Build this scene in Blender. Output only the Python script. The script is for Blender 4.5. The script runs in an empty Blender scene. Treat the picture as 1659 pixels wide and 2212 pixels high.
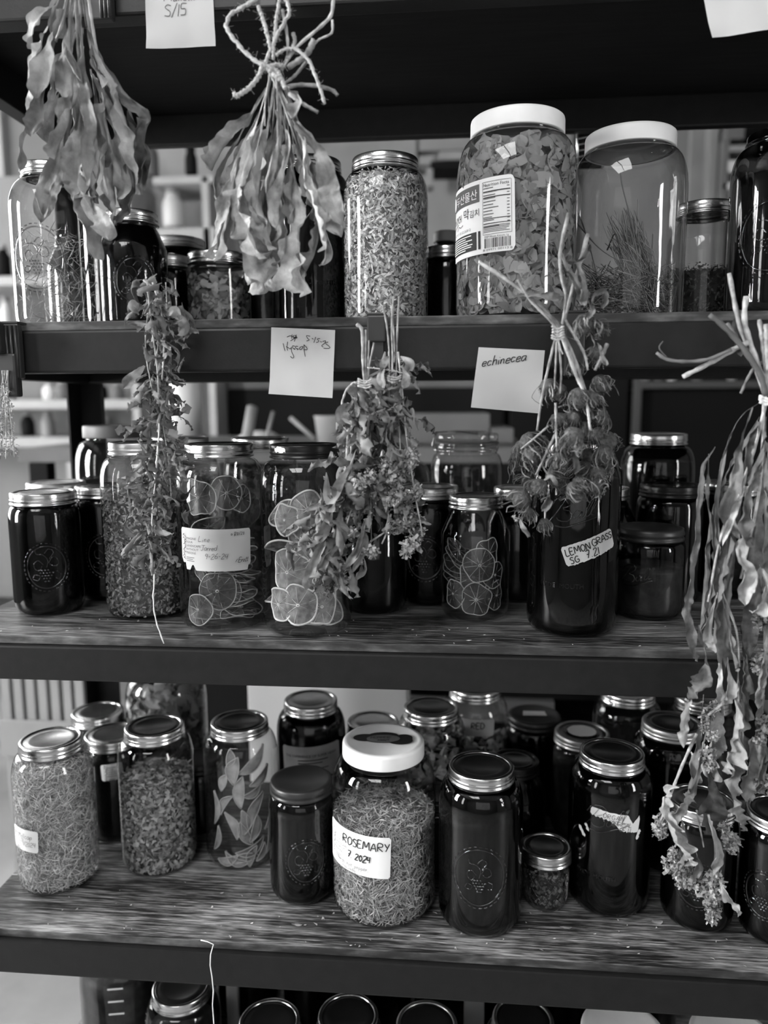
import bpy, bmesh, math, random
import numpy as np
from mathutils import Vector, Matrix, noise

random.seed(7); RNG = np.random.default_rng(7)
SC = bpy.context.scene
COL = SC.collection
# ------------------------------------------------------------------ camera
F_PX, CXP, CYP = 1661.0, 829.5, 1106.0
_p, _yaw, _roll = math.radians(7.975), math.radians(5.161), math.radians(-0.308)
FWD = np.array([-math.sin(_yaw)*math.cos(_p), math.cos(_yaw)*math.cos(_p), -math.sin(_p)])
_r0 = np.array([math.cos(_yaw), math.sin(_yaw), 0.0]); _u0 = np.cross(_r0, FWD)
RGT = math.cos(_roll)*_r0 + math.sin(_roll)*_u0
UPV = -math.sin(_roll)*_r0 + math.cos(_roll)*_u0
CAM = np.array([0.0, -0.92, 1.32])
cam_data = bpy.data.cameras.new('camera')
cam_data.sensor_fit = 'VERTICAL'; cam_data.sensor_height = 36.0
cam_data.lens = F_PX*36.0/2212.0
cam_data.clip_start = 0.02; cam_data.clip_end = 60
cam_data.dof.use_dof = True; cam_data.dof.focus_distance = .97; cam_data.dof.aperture_fstop = 2.6
cam = bpy.data.objects.new('camera', cam_data); COL.objects.link(cam)
cam.matrix_world = Matrix(((RGT[0], UPV[0], -FWD[0], CAM[0]), (RGT[1], UPV[1], -FWD[1], CAM[1]), (RGT[2], UPV[2], -FWD[2], CAM[2]), (0, 0, 0, 1)))
SC.camera = cam
# ------------------------------------------------------------------ world, exposure
SC.view_settings.view_transform = 'Standard'; SC.view_settings.look = 'None'
SC.view_settings.gamma = 1.0; SC.view_settings.use_curve_mapping = False
SC.view_settings.exposure = 0.0
W = bpy.data.worlds.new('world'); SC.world = W; W.use_nodes = True
W.node_tree.nodes['Background'].inputs[0].default_value = (0.75, 0.75, 0.75, 1)
W.node_tree.nodes['Background'].inputs[1].default_value = 0.6
WIN_A, WIN_B, FILL_REAR, WIN_D, FILL_TOP = 66.0, 22.0, 0.9, 12.0, 11.5     # brightness of the room's windows, added rear fill and added ceiling light
cy = SC.cycles
cy.max_bounces = 7; cy.diffuse_bounces = 3; cy.glossy_bounces = 3; cy.transmission_bounces = 4; cy.transparent_max_bounces = 28
cy.caustics_reflective = False; cy.caustics_refractive = False; cy.sample_clamp_indirect = 4.0
cy.use_denoising = True

def ray(px, py): return FWD + RGT*(px-CXP)/F_PX - UPV*(py-CYP)/F_PX
def P(px, py, y):
    d = ray(px, py); return CAM + d*((y-CAM[1])/d[1])
def PZ(px, py, z):
    d = ray(px, py); return CAM + d*((z-CAM[2])/d[2])
S = 0.92
ZA = 1.32+.4807*S; ZBT = 1.32+.1114*S; ZBB = 1.32+.0435*S; ZCT = 1.32-.3224*S; ZCB = 1.32-.3853*S; ZDT = 1.32-.7816*S; ZDB = 1.32-.8482*S

# ------------------------------------------------------------------ materials
def nt(name):
    m = bpy.data.materials.new(name); m.use_nodes = True
    t = m.node_tree; t.nodes.clear()
    o = t.nodes.new('ShaderNodeOutputMaterial')
    return m, t, o
def g4(v): return (v, v, v, 1)
def pbr(name, v, rough=.6, metal=0.0, spec=.5, var=0.0, scale=20.0, bump=0.0, bscale=60.0, stretch=(1, 1, 1), island=0.0, objrand=0.0, transl=0.0, coat=0.0, bdist=.002):
    m, t, o = nt(name); N, L = t.nodes, t.links
    b = N.new('ShaderNodeBsdfPrincipled')
    b.inputs['Roughness'].default_value = rough; b.inputs['Metallic'].default_value = metal
    b.inputs['Specular IOR Level'].default_value = spec; b.inputs['Coat Weight'].default_value = coat
    tc = N.new('ShaderNodeTexCoord'); mp = N.new('ShaderNodeMapping'); mp.inputs['Scale'].default_value = stretch
    L.new(tc.outputs['Object'], mp.inputs['Vector'])
    val = None
    def mul(a, sock, lo, hi):
        mr = N.new('ShaderNodeMapRange'); L.new(sock, mr.inputs['Value'])
        mr.inputs['To Min'].default_value = lo; mr.inputs['To Max'].default_value = hi
        mm = N.new('ShaderNodeMath'); mm.operation = 'MULTIPLY'
        if a is None: mm.inputs[0].default_value = v
        else: L.new(a, mm.inputs[0])
        L.new(mr.outputs[0], mm.inputs[1]); return mm.outputs[0]
    if var:
        n = N.new('ShaderNodeTexNoise'); n.inputs['Scale'].default_value = scale; n.inputs['Detail'].default_value = 5
        L.new(mp.outputs[0], n.inputs['Vector'])
        mr = N.new('ShaderNodeMapRange'); mr.inputs['From Min'].default_value = .3; mr.inputs['From Max'].default_value = .7
        L.new(n.outputs['Fac'], mr.inputs['Value']); val = mul(val, mr.outputs[0], 1-var, 1+var)
    if island:
        ge = N.new('ShaderNodeNewGeometry'); val = mul(val, ge.outputs['Random Per Island'], 1-island, 1+island)
    if objrand:
        oi = N.new('ShaderNodeObjectInfo'); val = mul(val, oi.outputs['Random'], 1-objrand, 1+objrand)
    if val is None: b.inputs['Base Color'].default_value = g4(v)
    else:
        cc = N.new('ShaderNodeCombineColor')
        for k in range(3): L.new(val, cc.inputs[k])
        L.new(cc.outputs[0], b.inputs['Base Color'])
    if bump:
        n2 = N.new('ShaderNodeTexNoise'); n2.inputs['Scale'].default_value = bscale; n2.inputs['Detail'].default_value = 4
        L.new(mp.outputs[0], n2.inputs['Vector'])
        bp = N.new('ShaderNodeBump'); bp.inputs['Strength'].default_value = bump; bp.inputs['Distance'].default_value = bdist
        L.new(n2.outputs['Fac'], bp.inputs['Height']); L.new(bp.outputs[0], b.inputs['Normal'])
    out = b.outputs[0]
    if transl:
        tr = N.new('ShaderNodeBsdfTranslucent'); mx = N.new('ShaderNodeMixShader'); mx.inputs[0].default_value = transl
        if val is None: tr.inputs[0].default_value = g4(v)
        else: L.new(cc.outputs[0], tr.inputs[0])
        L.new(b.outputs[0], mx.inputs[1]); L.new(tr.outputs[0], mx.inputs[2]); out = mx.outputs[0]
    L.new(out, o.inputs['Surface'])
    return m
def glass(name, tint, edge, bump=.25, rough=.0, boost=1.0):
    """thin-walled glass: clear straight through, Fresnel reflection on both sides, darker where the wall is seen edge-on"""
    m, t, o = nt(name); N, L = t.nodes, t.links
    ge = N.new('ShaderNodeNewGeometry')
    io = N.new('ShaderNodeMath'); io.operation = 'MULTIPLY_ADD'; io.inputs[1].default_value = 1/1.5-1.5; io.inputs[2].default_value = 1.5
    L.new(ge.outputs['Backfacing'], io.inputs[0])
    fr = N.new('ShaderNodeFresnel'); L.new(io.outputs[0], fr.inputs['IOR'])
    nz = N.new('ShaderNodeTexNoise'); nz.inputs['Scale'].default_value = 28; nz.inputs['Detail'].default_value = 1.5
    tc = N.new('ShaderNodeTexCoord'); mp = N.new('ShaderNodeMapping'); mp.inputs['Scale'].default_value = (1, 1, .35)
    L.new(tc.outputs['Object'], mp.inputs[0]); L.new(mp.outputs[0], nz.inputs['Vector'])
    bp = N.new('ShaderNodeBump'); bp.inputs['Strength'].default_value = bump; bp.inputs['Distance'].default_value = .004
    L.new(nz.outputs['Fac'], bp.inputs['Height'])
    gl = N.new('ShaderNodeBsdfGlossy'); gl.inputs['Roughness'].default_value = rough; gl.inputs['Color'].default_value = g4(1)
    L.new(bp.outputs[0], gl.inputs['Normal'])
    lw = N.new('ShaderNodeLayerWeight'); lw.inputs['Blend'].default_value = .35
    mr = N.new('ShaderNodeMapRange'); mr.inputs['To Min'].default_value = tint; mr.inputs['To Max'].default_value = edge
    L.new(lw.outputs['Facing'], mr.inputs['Value'])
    cc = N.new('ShaderNodeCombineColor')
    for k in range(3): L.new(mr.outputs[0], cc.inputs[k])
    tr = N.new('ShaderNodeBsdfTransparent'); L.new(cc.outputs[0], tr.inputs[0])
    mb = N.new('ShaderNodeMath'); mb.operation = 'MULTIPLY'; mb.inputs[1].default_value = boost; mb.use_clamp = True
    L.new(fr.outputs[0], mb.inputs[0])
    mx = N.new('ShaderNodeMixShader'); L.new(mb.outputs[0], mx.inputs[0]); L.new(tr.outputs[0], mx.inputs[1]); L.new(gl.outputs[0], mx.inputs[2])
    L.new(mx.outputs[0], o.inputs['Surface']); return m
def emit(name, v, var=0.0, scale=3.0):
    m, t, o = nt(name); N, L = t.nodes, t.links
    e = N.new('ShaderNodeEmission'); e.inputs[0].default_value = g4(1); e.inputs[1].default_value = v
    if var:
        n = N.new('ShaderNodeTexNoise'); n.inputs['Scale'].default_value = scale; n.inputs['Detail'].default_value = 6
        mr = N.new('ShaderNodeMapRange'); mr.inputs['From Min'].default_value = .35; mr.inputs['From Max'].default_value = .65
        mr.inputs['To Min'].default_value = v*(1-var); mr.inputs['To Max'].default_value = v*(1+var)
        L.new(n.outputs['Fac'], mr.inputs['Value']); L.new(mr.outputs[0], e.inputs[1])
    L.new(e.outputs[0], o.inputs['Surface']); return m
def wood(name, lo, hi, rough=.5):
    m, t, o = nt(name); N, L = t.nodes, t.links
    b = N.new('ShaderNodeBsdfPrincipled'); b.inputs['Roughness'].default_value = rough
    tc = N.new('ShaderNodeTexCoord')
    def nz(sc, scale, det):
        mp = N.new('ShaderNodeMapping'); mp.inputs['Scale'].default_value = sc; L.new(tc.outputs['Object'], mp.inputs[0])
        n = N.new('ShaderNodeTexNoise'); n.inputs['Scale'].default_value = scale; n.inputs['Detail'].default_value = det
        L.new(mp.outputs[0], n.inputs['Vector']); return n.outputs['Fac']
    a, c = nz((4, 170, 60), 1.6, 6), nz((1, 3, 1), 5, 3)
    d = nz((28, 300, 80), 1.4, 3)
    ad = N.new('ShaderNodeMath'); ad.operation = 'ADD'; L.new(a, ad.inputs[0]); L.new(c, ad.inputs[1])
    ad2 = N.new('ShaderNodeMath'); ad2.operation = 'ADD'; L.new(ad.outputs[0], ad2.inputs[0]); L.new(d, ad2.inputs[1])
    mr = N.new('ShaderNodeMapRange'); mr.inputs['From Min'].default_value = 1.25; mr.inputs['From Max'].default_value = 1.85
    mr.inputs['To Min'].default_value = 0; mr.inputs['To Max'].default_value = 1
    L.new(ad2.outputs[0], mr.inputs['Value'])
    pw = N.new('ShaderNodeMath'); pw.operation = 'POWER'; pw.inputs[1].default_value = 1.7; L.new(mr.outputs[0], pw.inputs[0])
    m2 = N.new('ShaderNodeMapRange'); m2.inputs['To Min'].default_value = lo; m2.inputs['To Max'].default_value = hi; L.new(pw.outputs[0], m2.inputs['Value'])
    cc = N.new('ShaderNodeCombineColor')
    for k in range(3): L.new(m2.outputs[0], cc.inputs[k])
    L.new(cc.outputs[0], b.inputs['Base Color'])
    bp = N.new('ShaderNodeBump'); bp.inputs['Strength'].default_value = .3; bp.inputs['Distance'].default_value = .001
    L.new(a, bp.inputs['Height']); L.new(bp.outputs[0], b.inputs['Normal'])
    L.new(b.outputs[0], o.inputs['Surface']); return m

M = dict(
    beam=pbr('black_steel', .008, .42, spec=.35, var=.25, scale=60, bump=.06, bscale=300),
    under=pbr('shade_painted_underside', .010, .6, spec=.25, var=.4, scale=12, stretch=(1, 12, 1)),  # same wood, darkened so the shade below each board is in its colour
    wood=wood('dark_wood', .014, .42, .42), wood_edge=wood('wood_edge', .02, .15),
    clear=glass('clear_glass', .97, .42), amber=glass('amber_glass', .30, .05), smoke=glass('tinted_glass', .62, .2),
    emboss=glass('embossed_glass', .75, .25, bump=0, boost=1.6),
    metal=pbr('zinc_band', .72, .24, 1.0, bump=.05, bscale=200), metal_dull=pbr('dull_zinc', .5, .38, 1.0, var=.25, scale=40),
    disc_dark=pbr('dark_lid_disc', .10, .22, .9, var=.2, scale=50), disc=pbr('lid_disc', .62, .26, 1.0, var=.12, scale=30),
    black_metal=pbr('black_lid', .02, .3, .6), white_plastic=pbr('white_plastic', .80, .45, var=.05, scale=30),
    grey_plastic=pbr('grey_plastic', .13, .5), black_plastic=pbr('black_plastic', .022, .38), cream=pbr('cream_cap', .55, .5),
    liquid=pbr('dark_liquid', .010, .3, spec=.3, var=.5, scale=25), liquid2=pbr('brown_contents', .045, .5, var=.7, scale=60),
    mid=pbr('grey_contents', .10, .7, var=.8, scale=90, bump=.6, bscale=120),
    paper=pbr('paper', .80, .8, var=.03, scale=15), sticky=pbr('sticky_paper', .62, .8, var=.03, scale=20, transl=.15), paper_dim=pbr('aged_paper', .42, .8, var=.15, scale=40),
    ink=pbr('black_ink', .012, .6), pencil=pbr('pencil', .12, .7), faint=pbr('faint_print', .24, .8), print_grey=pbr('print_grey', .10, .7), white_print=pbr('white_print', .85, .7),
    leaf=pbr('dried_leaf', .26, .65, spec=.3, var=.5, scale=45, bump=1.0, bscale=90, bdist=.003, objrand=.45, transl=.08),
    leaf_b=pbr('pale_leaf', .32, .7, spec=.3, var=.5, scale=55, bump=1.0, bscale=100, bdist=.003, objrand=.45, transl=.08),
    leaf_m=pbr('mid_leaf', .17, .65, spec=.3, var=.5, scale=50, bump=1.0, bscale=100, bdist=.003, objrand=.4, transl=.06),
    leaf_d=pbr('dark_leaf', .12, .75, spec=.3, var=.5, scale=70, bump=.5, bscale=200, objrand=.5, transl=.12),
    leaf_c=pbr('hyssop_leaf', .17, .75, spec=.3, var=.45, scale=70, bump=.5, bscale=200, objrand=.45, transl=.15),
    stem=pbr('dried_stem', .30, .6, var=.6, scale=90, objrand=.45, bump=.5, bscale=300), stem_d=pbr('dark_stem', .13, .6, var=.35, scale=60, objrand=.35),
    petal=pbr('dried_petal', .19, .75, var=.5, scale=80, island=.5, objrand=.35, transl=.04), cone=pbr('seed_cone', .07, .7, var=.6, scale=300, bump=.8, bscale=500),
    fluff=pbr('dried_blossom', .34, .8, island=.4, objrand=.25, transl=.15),
    twine=pbr('jute_twine', .42, .8, var=.3, scale=400, bump=.6, bscale=700), thread=pbr('white_thread', .8, .7),
    flake=pbr('pale_flakes', .74, .8, island=.38, transl=.2), needle=pbr('dried_needles', .62, .7, island=.55, transl=.1),
    rosem=pbr('rosemary_needles', .46, .65, island=.55, transl=.1), herb=pbr('dried_herb', .32, .75, island=.6, transl=.15), herb_m=pbr('brown_herb', .13, .75, island=.7), herb_d=pbr('dark_herb', .05, .7, island=.6),
    bloom=pbr('pressed_petals', .33, .8, island=.5, transl=.25), grass=pbr('dried_grass', .17, .7, island=.6),
    core=pbr('herb_core', .10, .9, var=.5, scale=150), core_l=pbr('pale_core', .22, .9, var=.4, scale=150), core_d=pbr('dark_core', .02, .9),
    rind_d=pbr('dark_rind', .34, .6, var=.3, scale=80), rind=pbr('citrus_rind', .62, .6, var=.2, scale=80), peel=pbr('dried_peel', .44, .6, var=.35, scale=60, objrand=.4, transl=.1),
    crumb=pbr('crumbs', .5, .8, island=.5),
)
def pulp_mat(name, v, tr_):
    m, t, o = nt(name); N, L = t.nodes, t.links
    d = N.new('ShaderNodeBsdfPrincipled'); d.inputs['Roughness'].default_value = .4
    n = N.new('ShaderNodeTexNoise'); n.inputs['Scale'].default_value = 110; n.inputs['Detail'].default_value = 3; tc = N.new('ShaderNodeTexCoord'); L.new(tc.outputs['Object'], n.inputs['Vector'])
    mr = N.new('ShaderNodeMapRange'); mr.inputs['From Min'].default_value = .35; mr.inputs['From Max'].default_value = .65; mr.inputs['To Min'].default_value = v*.55; mr.inputs['To Max'].default_value = v*1.5; L.new(n.outputs['Fac'], mr.inputs['Value'])
    cc = N.new('ShaderNodeCombineColor')
    for k in range(3): L.new(mr.outputs[0], cc.inputs[k])
    L.new(cc.outputs[0], d.inputs['Base Color'])
    tr = N.new('ShaderNodeBsdfTransparent'); tr.inputs[0].default_value = g4(.8)
    mx = N.new('ShaderNodeMixShader'); mx.inputs[0].default_value = tr_
    L.new(d.outputs[0], mx.inputs[1]); L.new(tr.outputs[0], mx.inputs[2]); L.new(mx.outputs[0], o.inputs[0]); return m
M['pulp'] = pulp_mat('citrus_pulp', .07, .4); M['pulp_l'] = pulp_mat('pale_pulp', .26, .35)

# ------------------------------------------------------------------ mesh helpers
class MB:
    def __init__(s): s.v = []; s.f = []
    def add(s, vs, fs):
        o = len(s.v); s.v.extend([tuple(map(float, q)) for q in vs]); s.f.extend([tuple(i+o for i in f) for f in fs]); return s
    def box(s, a, b):
        x0, y0, z0 = a; x1, y1, z1 = b
        return s.add([(x0, y0, z0), (x1, y0, z0), (x1, y1, z0), (x0, y1, z0), (x0, y0, z1), (x1, y0, z1), (x1, y1, z1), (x0, y1, z1)],
                     [(0, 3, 2, 1), (4, 5, 6, 7), (0, 1, 5, 4), (1, 2, 6, 5), (2, 3, 7, 6), (3, 0, 4, 7)])
    def lathe(s, prof, n=40, c=(0, 0, 0), rib=None):
        vs = []; k = len(prof)
        for i in range(n):
            a = 2*math.pi*i/n
            for j, (r, z) in enumerate(prof):
                rr = r
                if rib and rib[0] <= z <= rib[1] and i % 2: rr = r-rib[2]
                vs.append((c[0]+rr*math.cos(a), c[1]+rr*math.sin(a), c[2]+z))
        fs = [(i*k+j, ((i+1) % n)*k+j, ((i+1) % n)*k+j+1, i*k+j+1) for i in range(n) for j in range(k-1)]
        return s.add(vs, fs)
    def tube(s, path, rad, n=6, cap=True):
        p = [Vector(q) for q in path]; k = len(p); vs = []; fs = []
        if not hasattr(rad, '__len__'): rad = [rad]*k
        nrm = None
        for i in range(k):
            t = (p[min(i+1, k-1)]-p[max(i-1, 0)])
            t = t.normalized() if t.length > 1e-9 else Vector((0, 0, 1))
            if nrm is None: nrm = t.orthogonal().normalized()
            nrm = nrm - t*nrm.dot(t); nrm = nrm.normalized() if nrm.length > 1e-6 else t.orthogonal().normalized()
            bi = t.cross(nrm)
            for j in range(n):
                a = 2*math.pi*j/n; vs.append(p[i]+(nrm*math.cos(a)+bi*math.sin(a))*rad[i])
        for i in range(k-1):
            for j in range(n): fs.append((i*n+j, i*n+(j+1) % n, (i+1)*n+(j+1) % n, (i+1)*n+j))
        if cap: fs += [tuple(range(n-1, -1, -1)), tuple(range((k-1)*n, k*n))]
        return s.add(vs, fs)
    def mesh(s, name, mat=None, smooth=True):
        me = bpy.data.meshes.new(name); me.from_pydata(s.v, [], s.f)
        if mat: me.materials.append(M[mat] if isinstance(mat, str) else mat)
        if smooth: me.polygons.foreach_set('use_smooth', [True]*len(me.polygons))
        me.update(); return me
    def build(s, name, mat, parent=None, loc=None, smooth=True, bevel=0):
        me = s.mesh(name, mat, smooth)
        if bevel:
            bm = bmesh.new(); bm.from_mesh(me); bmesh.ops.remove_doubles(bm, verts=bm.verts, dist=1e-6)
            bmesh.ops.bevel(bm, geom=list(bm.edges), offset=bevel, segments=2, affect='EDGES', profile=.6); bm.to_mesh(me); bm.free()
            me.polygons.foreach_set('use_smooth', [False]*len(me.polygons))
        return link(name, me, parent, loc)
def link(name, me, parent=None, loc=None, rot=None, scale=None):
    o = bpy.data.objects.new(name, me); COL.objects.link(o)
    if parent: o.parent = parent
    if loc is not None: o.location = tuple(map(float, loc))
    if rot is not None: o.rotation_euler = rot
    if scale is not None: o.scale = scale if hasattr(scale, '__len__') else (scale,)*3
    return o
def tag(o, label=None, cat=None, group=None, kind=None):
    if label: o['label'] = label
    if cat: o['category'] = cat
    if group: o['group'] = group
    if kind: o['kind'] = kind
    return o
def thing(name, label, cat, loc, group=None, rz=0):
    return tag(link(name, None, None, loc, (0, 0, rz)), label, cat, group)
def npmesh(name, V, Fq, mat, smooth=False):
    me = bpy.data.meshes.new(name); V = np.asarray(V, dtype=np.float32); Fq = np.asarray(Fq, dtype=np.int32)
    nf, k = Fq.shape
    me.vertices.add(len(V)); me.vertices.foreach_set('co', V.ravel())
    me.loops.add(nf*k); me.loops.foreach_set('vertex_index', Fq.ravel())
    me.polygons.add(nf); me.polygons.foreach_set('loop_start', np.arange(0, nf*k, k, dtype=np.int32))
    me.polygons.foreach_set('use_smooth', [smooth]*nf)
    me.update(calc_edges=True); me.validate(); me.materials.append(M[mat] if isinstance(mat, str) else mat); return me
def spline(pts, n):
    p = [np.array(q, float) for q in pts]
    if len(p) == 2: return [p[0]+(p[1]-p[0])*i/(n-1) for i in range(n)]
    e = [2*p[0]-p[1]]+p+[2*p[-1]-p[-2]]; out = []
    for i in range(n):
        t = i/(n-1)*(len(p)-1); k = min(int(t), len(p)-2); u = t-k
        a, b, c, d = e[k:k+4]
        out.append(.5*((2*b)+(c-a)*u+(2*a-5*b+4*c-d)*u*u+(3*b-a-3*c+d)*u**3))
    return out
def nz(*a): return noise.noise(Vector(a))
# ------------------------------------------------------------------ the room
M.update(wall_rear=pbr('dim_wall', .11, .8, var=.1, scale=3), wall=pbr('painted_wall', .26, .8, var=.05, scale=3), wall_dark=pbr('grey_wall', .22, .8, var=.12, scale=4), ceil=pbr('ceiling_paint', .28, .8),
         floor=pbr('worn_concrete', .24, .45, var=.35, scale=3.5, bump=.1, bscale=30), frame=pbr('window_frame', .5, .5),
         pane_a=emit('daylit_pane_a', WIN_A), pane_s=emit('added_top_light', FILL_TOP), pane_b=emit('daylit_pane_b', WIN_B), pane_c=emit('rear_fill_panel', FILL_REAR, .25, 1.2), pane_d=emit('daylit_pane_d', WIN_D, .6, 5))
XL, XR, YF, YB, ZC = -3.2, 3.2, -3.4, 3.0, 2.9
def struct(name, mb, mat, smooth=False):
    return tag(mb.build(name, mat, smooth=smooth), None, None, None, 'structure')
struct('floor', MB().box((XL-.1, YF-.1, -.1), (XR+.1, YB+.1, 0)), 'floor')
struct('ceiling', MB().box((XL-.1, YF-.1, ZC), (XR+.1, YB+.1, ZC+.1)), 'ceil')
struct('wall_left', MB().box((XL-.1, YF-.1, 0), (XL, YB+.1, ZC)), 'wall')
struct('wall_right', MB().box((XR, YF-.1, 0), (XR+.1, YB+.1, ZC)), 'wall_dark')
struct('wall_front', MB().box((XL, YF-.1, 0), (XR, YF, ZC)), 'wall_rear')
struct('wall_back', MB().box((XL, YB, 0), (XR, YB+.1, ZC)), 'wall_dark')
def window(n, axis, at, a0, a1, z0, z1, pane, bars=(1, 2)):
    """a window set on a wall: bright pane, frame and glazing bars; axis is the wall's normal direction"""
    r = tag(link('window_%d' % n, None, None, (0, 0, 0)), None, None, None, 'structure')
    s = 1 if at < 0 else -1
    def bx(u0, u1, w0, w1, d0, d1):
        lo, hi = sorted((at+s*d0, at+s*d1))
        return ((lo, u0, w0), (hi, u1, w1)) if axis == 'x' else ((u0, lo, w0), (u1, hi, w1))
    MB().box(*bx(a0, a1, z0, z1, .004, .010)).build('pane', pane, r, smooth=False)
    for u0, u1, w0, w1 in ((a0-.06, a0, z0-.06, z1+.06), (a1, a1+.06, z0-.06, z1+.06), (a0, a1, z1, z1+.06), (a0, a1, z0-.06, z0)):
        MB().box(*bx(u0, u1, w0, w1, .002, .045)).build('frame', 'frame', r, smooth=False)
    for k in range(bars[0]):
        c = a0+(a1-a0)*(k+1)/(bars[0]+1); MB().box(*bx(c-.015, c+.015, z0, z1, .011, .032)).build('glazing_bar', 'frame', r, smooth=False)
    for k in range(bars[1]):
        c = z0+(z1-z0)*(k+1)/(bars[1]+1); MB().box(*bx(a0, a1, c-.015, c+.015, .011, .030)).build('glazing_bar', 'frame', r, smooth=False)
window(1, 'x', XL, -1.15, -.55, .9, 2.5, 'pane_a', (0, 2))
window(2, 'x', XL, -2.55, -2.05, .9, 2.5, 'pane_d', (0, 2))
window(3, 'x', XR, -2.15, -1.65, .7, 2.6, 'pane_b', (0, 2))
window(4, 'y', YF, -.9, 1.3, .7, 2.1, 'pane_c', (3, 1))  # added fill panel, stands in for the bright room behind the camera
window(5, 'x', XL, .9, 2.4, .9, 2.5, 'pane_d', (1, 1))
window(6, 'y', YB, -3.1, -2.32, .95, 2.75, 'pane_d', (0, 1))

r = tag(link('window_7', None, None, (-.75, -1.75, ZC)), None, None, None, 'structure')   # glowing ceiling panel added as overhead key light, no real skylight
MB().box((-.6, -.6, -.012), (.6, .6, -.006)).build('pane', 'pane_s', r, smooth=False)
for a_, b_ in (((-.66, -.66), (-.6, .66)), ((.6, -.66), (.66, .66)), ((-.6, -.66), (.6, -.6)), ((-.6, .6), (.6, .66)), ((-.02, -.6), (.02, .6))): MB().box((*a_, -.04), (*b_, -.002)).build('frame', 'frame', r, smooth=False)

# ------------------------------------------------------------------ the shelving unit
X0, X1, YD = -.685, .70, .457
unit = thing('shelving_unit', 'black steel shelving unit with dark wooden boards holding all the jars', 'shelf', (0, .2, 0))
TH = .011
levels = [('A', ZA+.0625, ZA), ('B', ZBT, ZBB), ('C', ZCT, ZCB), ('D', ZDT, ZDB), ('E', ZDT-.405, ZDT-.405-.0615)]
for nme, zt, zb in levels:
    def loc(mb): mb.v = [(x, y-.2, z) for x, y, z in mb.v]; return mb
    bd = loc(MB().box((X0+.008, .006, zt-TH), (X1-.008, YD-.008, zt))).build('board', 'wood', unit, smooth=False, bevel=.0012)
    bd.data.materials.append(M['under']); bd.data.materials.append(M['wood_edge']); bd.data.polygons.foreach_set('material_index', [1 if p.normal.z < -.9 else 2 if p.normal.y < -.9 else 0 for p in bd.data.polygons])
    loc(MB().box((X0, -.001, zb), (X1, .028, zt-TH-.0004))).build('front_beam', 'beam', unit, smooth=False, bevel=.003)
    loc(MB().box((X0, YD-.020, zb), (X1, YD, zt-TH-.0004))).build('back_beam', 'beam', unit, smooth=False, bevel=.003)
    for xa in (X0, X1-.028):
        loc(MB().box((xa, .03, zb), (xa+.028, YD-.022, zt-TH-.0004))).build('side_beam', 'beam', unit, smooth=False, bevel=.002)
for xa, sx in ((X0, 1), (X1, -1)):
    for ya, sy in ((0, 1), (YD, -1)):
        mb = MB()
        xs = sorted((xa-sx*.004, xa+sx*.044)); ys = sorted((ya-sy*.003, ya-sy*.0005))
        mb.box((xs[0], ys[0], 0), (xs[1], ys[1], 1.86))
        xs2 = sorted((xa-sx*.004, xa-sx*.0005)); ys2 = sorted((ya-sy*.003, ya+sy*.044))
        mb.box((xs2[0], ys2[0], 0), (xs2[1], ys2[1], 1.86))
        loc(mb).build('post', 'beam', unit, smooth=False)

# ------------------------------------------------------------------ jars
def shoulder(R, zs, rn, zn, n=8, p=2.0):
    return [(rn+(R-rn)*abs(math.cos(a))**(2/p), zs+(zn-zs)*math.sin(a)**(2/p)) for a in [math.pi/2*i/n for i in range(n+1)]]
KINDS = dict(  # R, neck r, shoulder start, neck z, H, lid r, lid style
    hg=(.0585, .0415, .165, .207, .222, .0445), rhg=(.0560, .0335, .160, .203, .220, .0365), q=(.0490, .0415, .135, .157, .172, .0445),
    rq=(.0480, .0335, .118, .150, .168, .0365), p=(.0485, .0420, .097, .107, .122, .0445), rp=(.041, .0335, .085, .107, .122, .0365), gal=(.0750, .0535, .165, .222, .243, .0570),
    jel=(.0335, .0335, .066, .071, .084, .0355), bail=(.0605, .050, .180, .214, .232, .052), hgt=(.0590, .0415, .182, .226, .243, .0445), galt=(.0720, .0520, .180, .238, .260, .0555), bot=(.030, .016, .120, .150, .172, .019))
def glass_prof(k):
    R, rn, zs, zn, H, rl = KINDS[k]
    b = [(0, .004), (R*.55, .0035), (R-.016, .0008), (R-.010, .0010), (R-.0045, .0040), (R-.0012, .0105), (R, .020)]
    if k == 'jel':
        return [(0, .003), (R-.010, .001), (R-.005, .002), (R-.003, .006), (R-.0022, .012), (R, .064), (R, .067), (R-.001, .070), (rn-.002, .072), (rn-.002, H)]
    sh = [(R, zs), (R-.002, zs+.006), (rn+.003, zn-.004), (rn, zn)] if k == 'rq' else shoulder(R, zs, rn, zn, 8, 2.3 if k in ('hg', 'gal', 'hgt', 'galt') else 2.0)
    z = zn
    th = [(rn, z+.003), (rn+.0018, z+.0045), (rn+.0018, z+.006), (rn, z+.0075), (rn, H)]
    return b+[(R, .05), (R, zs*.6)]+sh+th
def rin(k, z):
    pr = glass_prof(k)[3:]; zz = [q[1] for q in pr]; rr = [q[0] for q in pr]
    return float(np.interp(z, zz, rr))-.0022
_cache = {}
def cached(key, fn):
    if key not in _cache: _cache[key] = fn()
    return _cache[key]
def band_mesh(k, mat):
    H, r = KINDS[k][4], KINDS[k][5]
    pr = [(r-.0004, H-.0150), (r+.0014, H-.0142), (r+.0014, H-.0128), (r-.0002, H-.0112), (r-.0002, H-.0098), (r+.0010, H-.0084), (r+.0010, H-.0070), (r+.0002, H-.0060),
          (r+.0004, H-.0050), (r+.0004, H+.0012), (r-.0006, H+.0026), (r-.0030, H+.0031), (r-.0050, H+.0026), (r-.0054, H+.0014)]
    return cached(('band', k, mat), lambda: MB().lathe(pr, 160, rib=(H-.0045, H+.0015, .0005)).mesh('lid_band', mat))
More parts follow.
